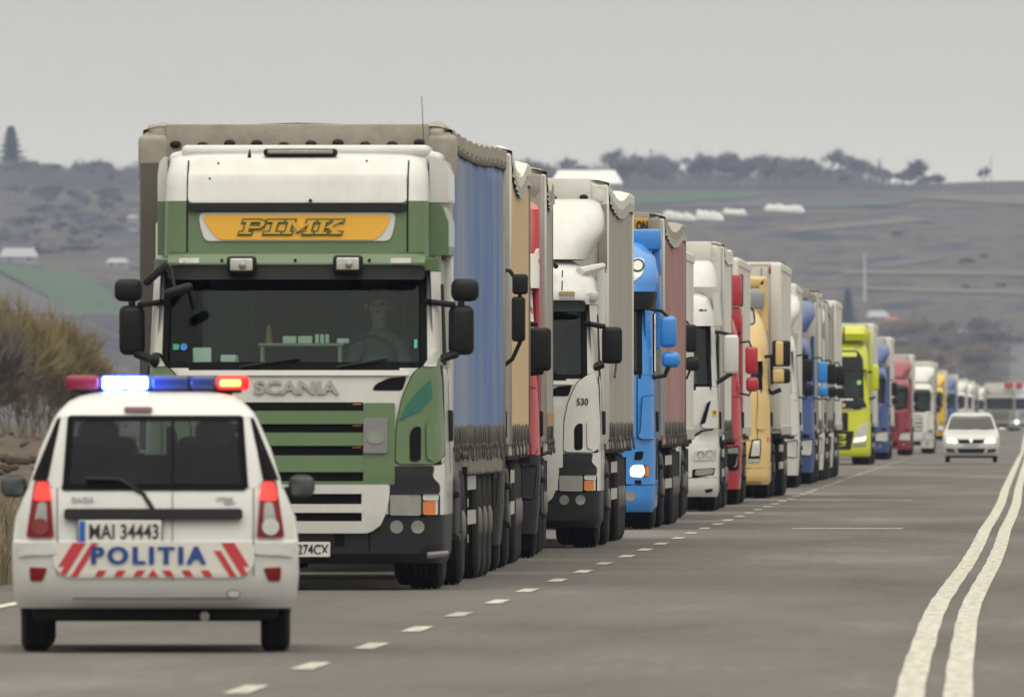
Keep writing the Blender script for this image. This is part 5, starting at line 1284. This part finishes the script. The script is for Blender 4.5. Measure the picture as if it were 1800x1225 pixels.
for sg in (1, -1):
    f('headlight', HEADL, rnd(T.c([(1686.4+48*(sg > 0)-23*(0), 0)])*0+[(sg*.42, .595), (sg*.72, .60), (sg*.73, .68), (sg*.70, .745), (sg*.46, .715)], .03), .016, .02, dx=.06)
    f('headlight_frame', LENSD, rnd([(sg*.40, .585), (sg*.745, .59), (sg*.755, .69), (sg*.71, .765), (sg*.44, .735)], .03), .008, .02, dx=.06)
    f('fog_recess', PL, rnd([(sg*.47, .30), (sg*.74, .32), (sg*.76, .42), (sg*.52, .41)], .03), .006, .012, dx=.06)
    o = MB().rbox((sg*.93, 1.45, 1.0), (.2, .14, .12), .05, 3).build('side_mirror', CW, rt)
    MB().rbox((sg*.93, 1.525, 1.0), (.16, .01, .09), .004, 1).build('mirror_glass', MIRG, o)
    side_feat(S, 'side_window', BLK, rt, [(1.5, 1.02), (3.4, 1.02), (3.1, 1.36), (1.95, 1.36)], .004, .01, (sg,))
    wheel(rt, sg*.72, .85, .22, .30, ALU); wheel(rt, sg*.72, 3.5, .22, .30, ALU)
for x in (-.33, .33): MB().rbox((x, 2.2, 1.1), (.44, .14, .5), .06, 2).build('seat', SEAT, rt)
f('grille', BLK, rnd([(-.35, .585), (.35, .585), (.41, .70), (-.41, .70)], .03), .024, .02); f('grille_emblem', CHR, [(-.06, .695), (0, .59), (.06, .695), (.0, .66)], .034, .012)
f('front_lip', CW, rect(-.42, .42, .70, .715), .02, .02)
f('number_plate', mat('dirty_plate', (.40, .40, .39), .5, 0, .6), rect(-.25, .25, .475, .575), .014, .012)
f('lower_grille', BLK, rnd([(-.36, .29), (.36, .29), (.45, .42), (-.45, .42)], .03), .006, .012)
f('panel_gap', BLK, [(-.78, .70), (.78, .70), (.78, .71), (-.78, .71)], .002, .01)
f('roof_aerial_base', PL, circ(0, 1.475, .018, 8), .01, .02)
MB().rbox((0, 2.1, .22), (1.4, 3.2, .16), .05, 1).build('underbody', CHAS, rt)
for x in (-.3, .25): MB().tube([(x, S.y(x, 1.0)-.02, 1.005), (x+.3, S.y(x+.3, 1.03)-.02, 1.03)], .01, 5).build('wiper', PL, rt)

# ------------------------------------------------------------------ beside the road, on the left
rng = random.Random(21)
M_SOIL = node_ground('soil', [(.3, (.045, .032, .025)), (.5, (.10, .075, .058)), (.7, (.16, .125, .10))], (.7, .3, .7), (5, 3, 5), bump=1.0, fine=.5)
M_STRAW = mat('dry_grass_blades', (.23, .185, .115), .9, 0, .6, (.12, .10, .07), scale=(.8, .3, 1)); M_GRASS = mat('green_grass_blades', (.09, .12, .045), .9, 0, .5, (.17, .15, .08), scale=(.5, .2, 1))
def bank(x0, x1, y0_, y1_, h, seed):
    nx, ny = 30, 34; vs = []
    for j in range(ny+1):
        for i in range(nx+1):
            u, v = i/nx, j/ny; x = x0+(x1-x0)*u; y = y0_+(y1_-y0_)*v
            e = min(1, u*5, (1-u)*4)*min(1, v*5, (1-v)*5); e = e*e*(3-2*e)
            z = tz(x, y)-.05+h*e*(.62+.45*noise.noise((x*.5, y*.16, seed))+.22*noise.noise((x*1.7, y*.6, seed+3))+.10*noise.noise((x*4, y*1.6, seed+7)))
            vs.append((x, y, z))
    n_ = nx+1
    o = MB().add(vs, [(j*n_+i, j*n_+i+1, (j+1)*n_+i+1, (j+1)*n_+i) for j in range(ny) for i in range(nx)]).build('soil_bank', M_SOIL, None, 60)
    o['kind'] = 'structure'; return o
bank(-27, -16.2, 330, 420, .95, 1.3)
CL = MB()
for k in range(420):
    x, y = rng.uniform(-26, -16.4), rng.uniform(332, 415)
    b_ = rng.uniform(.05, .22); c_ = Vector((x, y, tz(x, y)+.40+.3*rng.random()))
    CL.rbox(c_, (b_*1.4, b_*1.4, b_), b_*.3, 1, Matrix.Rotation(rng.uniform(0, 3), 4, 'Z') @ Matrix.Rotation(rng.uniform(-.5, .5), 4, 'X'))
tag(CL.build('soil_clods', M_SOIL, None, 30), 'clods of turned earth lying on the soil bank left of the police car', 'soil', kind='stuff')
def blades(name, n, xr, yr, h, m, label, wid=.03):
    mb = MB()
    for k in range(n):
        x, y = rng.uniform(*xr), rng.uniform(*yr); z = tz(x, y); a = rng.uniform(0, 6.28); hh = h*rng.uniform(.45, 1.2); w_ = wid*rng.uniform(.6, 1.5)
        lx_, ly_ = rng.gauss(0, .22)*hh, rng.gauss(0, .22)*hh
        dx_, dy_ = math.cos(a)*w_/2, math.sin(a)*w_/2
        mb.add([(x-dx_, y-dy_, z-.03), (x+dx_, y+dy_, z-.03), (x+lx_*.4+dx_*.7, y+ly_*.4+dy_*.7, z+hh*.6), (x+lx_*.4-dx_*.7, y+ly_*.4-dy_*.7, z+hh*.6), (x+lx_, y+ly_, z+hh)], [(0, 1, 2, 3), (3, 2, 4)])
    o = mb.build(name, m, None, 0); tag(o, label, 'grass', kind='stuff'); return o
blades('dry_grass', 15000, (-17, -9.6), (150, 420), .42, M_STRAW, 'dry straw-coloured grass along the left edge of the road')
blades('dry_grass', 9000, (-30, -9.6), (420, 900), .5, M_STRAW, 'dry grass beyond the soil bank at the left')
blades('green_grass', 12000, (-40, -16), (425, 620), .32, M_GRASS, 'green grass strip behind the soil bank at the left', .06)
blades('dry_grass', 5000, (8.6, 16), (60, 420), .4, M_STRAW, 'dry grass along the right edge of the road')

# ------------------------------------------------------------------ trees
BARK = mat('bark', (.12, .10, .08), .95, 0, .4, (.16, .14, .115))
TWIG = [mat('bare_twigs', (.155, .13, .11), .95, 0, .5, (.17, .14, .115), scale=(.3, .3, .3)), mat('ochre_twigs', (.25, .19, .085), .95, 0, .6, (.18, .155, .095), scale=(.25, .25, .25)),
        mat('grey_twigs', (.18, .172, .185), .95, 0, .5, (.15, .14, .135), scale=(.3, .3, .3)), mat('needles', (.028, .042, .032), .9, 0, .4, (.05, .065, .04))]
def tree_meshes(kind, seed):
    r_ = random.Random(seed); tr = MB(); cr_ = MB()
    if kind == 'conifer':
        tr.tube([(0, 0, -.3), (0, 0, 5), (0, 0, 11.5)], .22, 7, .04)
        for k in range(3200):
            z = 1.2+10.6*r_.random()**1.25; R_ = (12-z)*.36*(.75+.35*math.sin(z*5+r_.random())); a = r_.uniform(0, 6.28); q = R_*math.sqrt(r_.random())
            x, y = q*math.cos(a), q*math.sin(a); l = .8; w_ = .32
            cr_.add([(x-w_*math.sin(a), y+w_*math.cos(a), z), (x+w_*math.sin(a), y-w_*math.cos(a), z), (x+l*math.cos(a), y+l*math.sin(a), z-.3*r_.random()-.1)], [(0, 1, 2)])
        return tr.mesh('trunk'), cr_.mesh('crown', 0)
    H = 10.0; spread = {'round': 1.0, 'tall': .6, 'bush': 1.25}[kind]
    h0 = {'round': 2.4, 'tall': 3.2, 'bush': .5}[kind]
    tips = []
    def grow(p, d, L, rad, lvl):
        q = p+d*L*.5+Vector((r_.gauss(0, .06), r_.gauss(0, .06), 0))*L; e = p+d*L
        tr.tube([p, q, e], rad, 5, rad*.6)
        if lvl == 0 or L < .5: tips.append((e, d)); return
        for k in range(r_.choice((3, 4)) if lvl > 1 else 3):
            dd = (d+Vector((r_.gauss(0, .5)*spread, r_.gauss(0, .5)*spread, r_.uniform(-.1, .45)))).normalized(); grow(e-d*L*r_.uniform(0, .35), dd, L*r_.uniform(.6, .85), rad*.6, lvl-1)
    if kind == 'bush':
        for k in range(7): grow(Vector((r_.gauss(0, 1.2), r_.gauss(0, 1.2), -.2)), Vector((r_.gauss(0, .35), r_.gauss(0, .35), 1)).normalized(), 2.6, .055, 3)
    else: grow(Vector((0, 0, -.3)), Vector((r_.gauss(0, .05), r_.gauss(0, .05), 1)).normalized(), h0+.6, .15, 4)
    for e, d in tips:
        for k in range(13 if kind != 'bush' else 16):
            dd = (d+Vector((r_.gauss(0, .6), r_.gauss(0, .6), r_.uniform(-.2, .6)))).normalized(); L = r_.uniform(.7, 1.7); w_ = r_.uniform(.03, .08)
            s_ = dd.cross(Vector((r_.random(), r_.random(), r_.random()))).normalized()*w_*.8; p = e-d*r_.uniform(0, .9)
            cr_.add([p-s_, p+s_, p+dd*L], [(0, 1, 2)])
    zmax = max(v[2] for v in cr_.v); k = H/zmax
    for mb in (tr, cr_): mb.v = [(x*k, y*k, z*k) for x, y, z in mb.v]
    return tr.mesh('trunk', 30), cr_.mesh('crown', 0)
TK = {}
def tree(kind, loc, h, tw, label, name='bare_tree', group=None, wide=1.0, cat='tree'):
    key = (kind, rng.randrange(3))
    if key not in TK: TK[key] = tree_meshes(kind, 50+key[1]*7+len(kind))
    tm, cm = TK[key]
    e = empty(name, loc, rng.uniform(0, 6.28)); k = h/(12.0 if kind == 'conifer' else 10.0); e.scale = (k*wide, k*wide, k)
    o = link('trunk', tm, BARK, e)
    key2 = key+(tw,)
    if key2 not in TK: c2 = cm.copy(); c2.materials.clear(); c2.materials.append(TWIG[tw]); TK[key2] = c2
    link('crown', TK[key2], None, e); tag(e, label, cat, group); return e
# ochre thicket left of the road
TH = 'thicket of willow bushes left of the road'
for px, Y, h, tw, lb in [(-12, 600, 4.9, 1, 'ochre willow bush at the far left edge of the thicket'), (25, 590, 5.4, 1, 'tallest ochre willow bush of the thicket left of the road'), (62, 610, 4.9, 1, 'ochre-topped bare bush in the middle of the thicket'),
                         (100, 640, 4.4, 1, 'brown bare bush at the right of the ochre thicket'), (135, 690, 3.6, 0, 'low brown bare bush on the right fringe of the thicket'), (45, 720, 4.6, 0, 'brown bush behind the ochre thicket'), (-30, 540, 4.2, 0, 'dense brown bush nearest the soil bank'),
                         (165, 760, 3.2, 2, 'greyish bare bush above the red end of the police light bar'), (200, 820, 3.0, 2, 'greyish bare bush beside the first lorry mirror')]:
    X = (px-VX)/FPX*Y; tree('bush', (X, Y, tz(X, Y)-.1), h, tw, lb, 'willow_bush', TH, .62, 'bush')
# skyline and hillside trees
SKY_ = 'bare trees along the skyline'
def far_tree(px, py, hpx, kind, tw, label, name='bare_tree', group=SKY_, wide=1.0, dy=0):
    p = hit(px, py); h = hpx*p.y/FPX
    return tree(kind, (p.x, p.y+dy, p.z-.3), h, tw, label, name, group, wide)
far_tree(18, 318, 100, 'conifer', 3, 'big dark conifer on the skyline at the far left', 'conifer', None, 1.25)
far_tree(1490, 575, 72, 'conifer', 3, 'dark conifer on the slope above the lime yellow lorry', 'conifer', None, 1.0)
far_tree(1625, 590, 36, 'conifer', 3, 'small dark conifer beside the ochre trees at the foot of the hill', 'conifer', None, 1.3)
far_tree(1712, 590, 34, 'conifer', 3, 'small dark conifer above the oncoming white car', 'conifer', None, 1.5)
far_tree(1630, 334, 60, 'round', 0, 'wide-crowned bare tree standing free on the right skyline', wide=1.35)
far_tree(1730, 336, 48, 'tall', 0, 'slender bare tree beside a pole on the right skyline')
far_tree(1090, 325, 72, 'round', 2, 'tallest bare tree above the long pale roof on the skyline', wide=1.2)
for i in range(88):
    px = 900+i*8.6+rng.uniform(-6, 6)
    if 1600 < px < 1660: px += 0
    hp = rng.uniform(26, 66)*(1.0 if px < 1530 else .62)
    if px > 1690: break
    far_tree(px, 334-rng.uniform(0, 6), hp*(1 if px > 1108 else 1.15), rng.choice(('bush', 'bush', 'tall', 'round')), rng.choice((0, 2, 2)), 'hazy bare tree in the row along the right skyline', wide=rng.uniform(.7, 1.15), dy=rng.uniform(-150, 40) if px > 1108 else rng.uniform(90, 170))
for i in range(26):
    px = 30+i*9.5+rng.uniform(-5, 5)
    far_tree(px, 318+rng.uniform(0, 14), rng.uniform(22, 46), rng.choice(('round', 'tall', 'bush')), rng.choice((0, 2)), 'hazy bare tree in the row along the left skyline', group='bare trees along the left skyline', wide=rng.uniform(.9, 1.5), dy=rng.uniform(-100, 60))
for i in range(44):
    px, py = rng.uniform(1470, 1775), rng.uniform(585, 692)
    if px > 1755: continue
    far_tree(px, py, rng.uniform(24, 62), rng.choice(('bush', 'round', 'bush')), rng.choice((0, 2, 0, 1)), 'hazy brown tree in the valley behind the queue', group='trees in the valley behind the queue', wide=rng.uniform(1.0, 1.5))
far_tree(1612, 672, 78, 'bush', 1, 'ochre-brown tree clump behind the dark red lorry', group=None, wide=1.0)
far_tree(1585, 650, 50, 'bush', 1, 'ochre-brown tree clump left of the bigger one behind the queue', group=None, wide=1.0)
for i in range(40):
    px, py = rng.uniform(5, 240), rng.uniform(330, 455)
    far_tree(px, py, rng.uniform(14, 34), rng.choice(('bush', 'round')), rng.choice((0, 2, 2)), 'hazy bare tree on the left hillside', group='trees scattered over the left hillside', wide=rng.uniform(1, 1.8))
for i in range(7):
    px, py = rng.uniform(1150, 1780), rng.uniform(400, 545)
    far_tree(px, py, rng.uniform(10, 22), 'bush', rng.choice((0, 2, 3)), 'small hazy bush on the right hillside', 'hill_bush', 'bushes scattered over the right hillside', rng.uniform(1, 1.8))

# woods that read as one mass on the crest and at the foot of the hill
def wood(name, label, spots, tw):
    mb = MB()
    for p, h, w_ in spots:
        for k in range(150):
            a = rng.uniform(0, 6.28); q = w_*math.sqrt(rng.random()); z = h*rng.random()**.8*(1-.5*(q/w_)**2)
            x, y = p.x+q*math.cos(a), p.y+q*2*math.sin(a); L = h*.30; s_ = rng.uniform(.05, .17)
            mb.add([(x-s_, y, p.z+z), (x+s_, y, p.z+z), (x+rng.gauss(0, .3)*L, y, p.z+z+L)], [(0, 1, 2)])
    o = mb.build(name, TWIG[tw], None, 0); tag(o, label, 'wood', kind='stuff')
wood('woodland', 'hazy bare woodland along the right crest of the hill', [(hit(900+8*k, (336 if k > 26 else 327)-rng.uniform(0, 4)), rng.uniform(2.5, 7.5)*(1 if k < 82 else .35), 3.4) for k in range(92)], 2)
wood('woodland', 'hazy bare woodland along the left crest of the hill', [(hit(4*k, 322+rng.uniform(-4, 12)), rng.uniform(3, 7), 3.2) for k in range(66)], 2)
wood('scrub', 'grey-brown scrub at the foot of the hill behind the queue', [(hit(rng.uniform(1440, 1765), rng.uniform(590, 700)), rng.uniform(1.5, 4.0), 3.0) for k in range(190)], 0)
wood('scrub', 'purple-grey scrub over the left hillside', [(hit(rng.uniform(-10, 250), rng.choice((rng.uniform(335, 452), rng.uniform(570, 650)))), rng.uniform(1.2, 3.0), 4.2) for k in range(80)], 2)

# ------------------------------------------------------------------ fields, tunnels, houses, poles on the hill
def field(name, corners, m, n1=26, n2=8):
    vs = []
    for j in range(n2+1):
        for i in range(n1+1):
            u, v = i/n1, j/n2
            a = Vector(corners[0])*(1-u)+Vector(corners[1])*u; b_ = Vector(corners[3])*(1-u)+Vector(corners[2])*u
            q = a*(1-v)+b_*v; q.y += 1.6*noise.noise((q.x*.05, v*4, 2.0)); p = hit(q.x, q.y); vs.append((p.x, p.y, tz(p.x, p.y)+.30))
    n_ = n1+1
    o = MB().add(vs, [(j*n_+i, j*n_+i+1, (j+1)*n_+i+1, (j+1)*n_+i) for j in range(n2) for i in range(n1)]).build(name, m, None, 60); o['kind'] = 'structure'
F_G = mat('winter_wheat', (.034, .078, .024), .95, 0, .4, (.05, .07, .035), scale=(.05, .01, .05)); F_B = mat('ploughed_field', (.065, .057, .062), .95, 0, .5, (.14, .115, .10), scale=(.05, .01, .05)); F_O = mat('stubble_field', (.105, .09, .065), .95, 0, .5, (.14, .12, .10), scale=(.05, .01, .05))
field('green_field', [(-30, 462), (150, 482), (225, 548), (60, 512)], F_G); field('green_field', [(60, 512), (225, 548), (262, 560), (140, 556)], F_G, 16, 5)
field('ploughed_field', [(-30, 478), (60, 514), (150, 560), (-30, 545)], F_B)
field('green_field', [(1080, 345), (1330, 338), (1330, 349), (1080, 364)], F_G); field('green_field', [(1410, 352), (1545, 354), (1600, 364), (1400, 361)], F_G)
field('ploughed_field', [(1100, 366), (1360, 350), (1660, 352), (1500, 366)], F_B); field('stubble_field', [(1590, 346), (1820, 344), (1820, 362), (1720, 358)], F_O)
field('stubble_field', [(1480, 476), (1820, 480), (1820, 487), (1480, 484)], F_O); field('stubble_field', [(1380, 402), (1600, 384), (1640, 390), (1400, 410)], F_O)
field('ploughed_field', [(1500, 470), (1640, 452), (1660, 458), (1560, 474)], F_B); field('stubble_field', [(1520, 505), (1800, 512), (1800, 520), (1520, 512)], F_O)
PLW = mat('plastic_sheet', (.78, .78, .76), .35, 0, .4, (.5, .5, .5), scale=(.2, .2, .2))
def tunnel(a, b_, h, label):
    A, B = hit(*a), hit(*b_); n_ = 12; vs = []; fs = []
    for i in range(n_+1):
        p = A.lerp(B, i/n_); p.z = tz(p.x, p.y); hh = h*(.75+.5*rng.random())*(.35 if i in (0, n_) else 1)
        for k in range(7):
            t = math.pi*k/6; vs.append((p.x+.15*math.cos(t), p.y-3.5*math.cos(t), p.z-.1+hh*math.sin(t)+(.25 if k == 3 else 0)))
    for i in range(n_):
        for k in range(6): q = i*7+k; fs.append((q, q+7, q+8, q+1))
    fs.append(tuple(range(7))); fs.append(tuple(range(n_*7+6, n_*7-1, -1)))
    tag(MB().add(vs, fs).build('plastic_tunnel', PLW, None, 30), label, 'tunnel', 'white tunnels on the upper field')
tunnel((1163, 384), (1222, 388), 2.0, 'longest white plastic tunnel on the upper field, nearest the lorries'); tunnel((1222, 386), (1272, 388), 2.2, 'ragged white plastic tunnel joining the longest one on the upper field')
tunnel((1270, 376), (1312, 378), 1.4, 'small low white plastic tunnel in the middle of the upper field'); tunnel((1344, 370), (1414, 375), 1.7, 'white plastic tunnel at the right end of the row on the upper field')
RF_W = mat('pale_roof', (.36, .37, .39), .6, 0, .3, (.4, .4, .4)); RF_R = mat('red_tile_roof', (.34, .11, .09), .8, 0, .3); WALL = mat('plaster', (.34, .33, .32), .8, 0, .3, (.3, .28, .26)); RF_G = mat('grey_roof', (.28, .27, .27), .8, 0, .3); WIN = mat('house_window', (.05, .055, .065), .2)
def house(px, py, wpx, hpx, roof, label, rot=.0, rise=.45, group='houses on the hill'):
    p = hit(px, py); s_ = FPX/p.y; w_ = wpx/s_; h = hpx/s_; d = w_*.5+2; e = empty('house', (p.x, p.y+d/2+1, p.z), rot)
    hw = h*(1-rise)
    MB().box(-w_/2, w_/2, -d/2, d/2, -.6, hw).build('wall', WALL, e)
    o = .25
    MB().add([(-w_/2-o, -d/2-o, hw-.05), (w_/2+o, -d/2-o, hw-.05), (w_/2+o, d/2+o, hw-.05), (-w_/2-o, d/2+o, hw-.05), (-w_/2+w_*.10, 0, h), (w_/2-w_*.10, 0, h)], [(0, 1, 5, 4), (1, 2, 5), (2, 3, 4, 5), (3, 0, 4), (0, 3, 2, 1)]).build('roof', roof, e, 0)
    MB().rbox((w_*.2, d*.12, h+.2), (.5, .5, 1.1), .03, 1).build('chimney', RF_R, e)
    nw = max(2, int(w_/3.5))
    for k in range(nw):
        x = -w_/2+w_*(k+.5)/nw; q = MB().box(x-.4, x+.4, -d/2-.04, -d/2+.05, hw*.35, hw*.35+min(1.1, hw*.45)).build('window', WIN, e)
    tag(e, label, 'house', group); return e
house(1030, 333, 125, 34, mat('bright_roof', (.85, .85, .84), .5), 'long hall with a pale roof below the skyline trees', .04, .7); house(1228, 315, 60, 22, RF_G, 'grey-roofed house under the trees of the right skyline', .2, .5)
house(975, 318, 30, 20, RF_R, 'small red-roofed house left of the long pale hall', .1); house(1120, 318, 26, 13, RF_W, 'small pale house right of the long hall', -.2)
house(1542, 562, 36, 16, RF_W, 'small house with a bright pale roof above the lime yellow lorry', .2, .7); house(1568, 570, 26, 12, RF_R, 'small pinkish-roofed house right of the bright pale roof', -.1, .5)
house(1690, 592, 22, 14, RF_W, 'tiny pale house above the oncoming white car', .2); house(1728, 594, 30, 14, RF_R, 'red-roofed house above the oncoming white car', .0); house(1752, 590, 24, 14, RF_W, 'tiny cream house beside the pale road up the hill', .3)
house(1580, 612, 34, 16, RF_G, 'grey house behind the ochre trees at the foot of the hill', .1)
house(30, 462, 66, 26, RF_W, 'pale-roofed barn at the top of the green field', .1, .6); house(105, 312, 34, 12, RF_W, 'small white house on the left skyline', .1); house(145, 440, 16, 10, RF_W, 'tiny white house in the middle of the left hillside', .1)
house(205, 470, 36, 16, RF_W, 'pale house on the left hillside beside the trailer of the first lorry', -.1, .5); house(232, 408, 16, 30, WALL, 'narrow tall pale house on the left hillside', .0, .2); house(170, 590, 40, 18, RF_W, 'low pale house behind the thicket', .1) if False else None
def pole(px, py, hpx, rad, m, label, name, arm_=True):
    p = hit(px, py); h = hpx*p.y/FPX; e = empty(name, (p.x, p.y, p.z-.3))
    MB().tube([(0, 0, 0), (0, 0, h)], rad, 8, rad*.6).build('shaft', m, e)
    if arm_: MB().box(-.9, .9, -.05, .05, h*.92, h*.95).build('cross_arm', m, e)
    else: MB().tube([(0, 0, h-.05), (0, 0, h+.6)], rad*.8, 8, rad*.8).build('cap', m, e)
    tag(e, label, 'pole' if arm_ else 'chimney'); return e
WOODP = mat('pole_wood', (.10, .09, .08), .9)
pole(1742, 336, 58, .16, WOODP, 'pole standing beside the slender tree on the right skyline', 'power_pole', False)['category'] = 'pole'
pole(1145, 326, 66, .14, WOODP, 'thin pole above the trees of the right skyline', 'power_pole'); pole(1440, 334, 52, .14, WOODP, 'thin pole among the trees of the right skyline', 'power_pole')
pole(1605, 590, 52, .22, WOODP, 'dark pole at the foot of the hill beside the conifer', 'power_pole')
pole(1520, 532, 84, .55, mat('pale_concrete', (.45, .45, .44), .8), 'tall pale chimney on the slope above the lime yellow lorry', 'chimney_stack', False)

# ------------------------------------------------------------------ the air in the valley
hz = MB().box(-3400, 3400, -200, 8300, -2.5, 140).mesh('haze', 0)
hm = bpy.data.materials.new('haze'); hm.use_nodes = True; t = hm.node_tree; t.nodes.clear()
o_ = t.nodes.new('ShaderNodeOutputMaterial'); v_ = t.nodes.new('ShaderNodeVolumePrincipled')
v_.inputs['Color'].default_value = (.59, .69, 1.0, 1); v_.inputs['Density'].default_value = 0.000066; v_.inputs['Anisotropy'].default_value = 0.0
t.links.new(v_.outputs[0], o_.inputs['Volume'])
ho = link('haze', hz, hm); ho['kind'] = 'stuff'; ho['label'] = 'pale blue haze lying in the valley'; ho['category'] = 'haze'
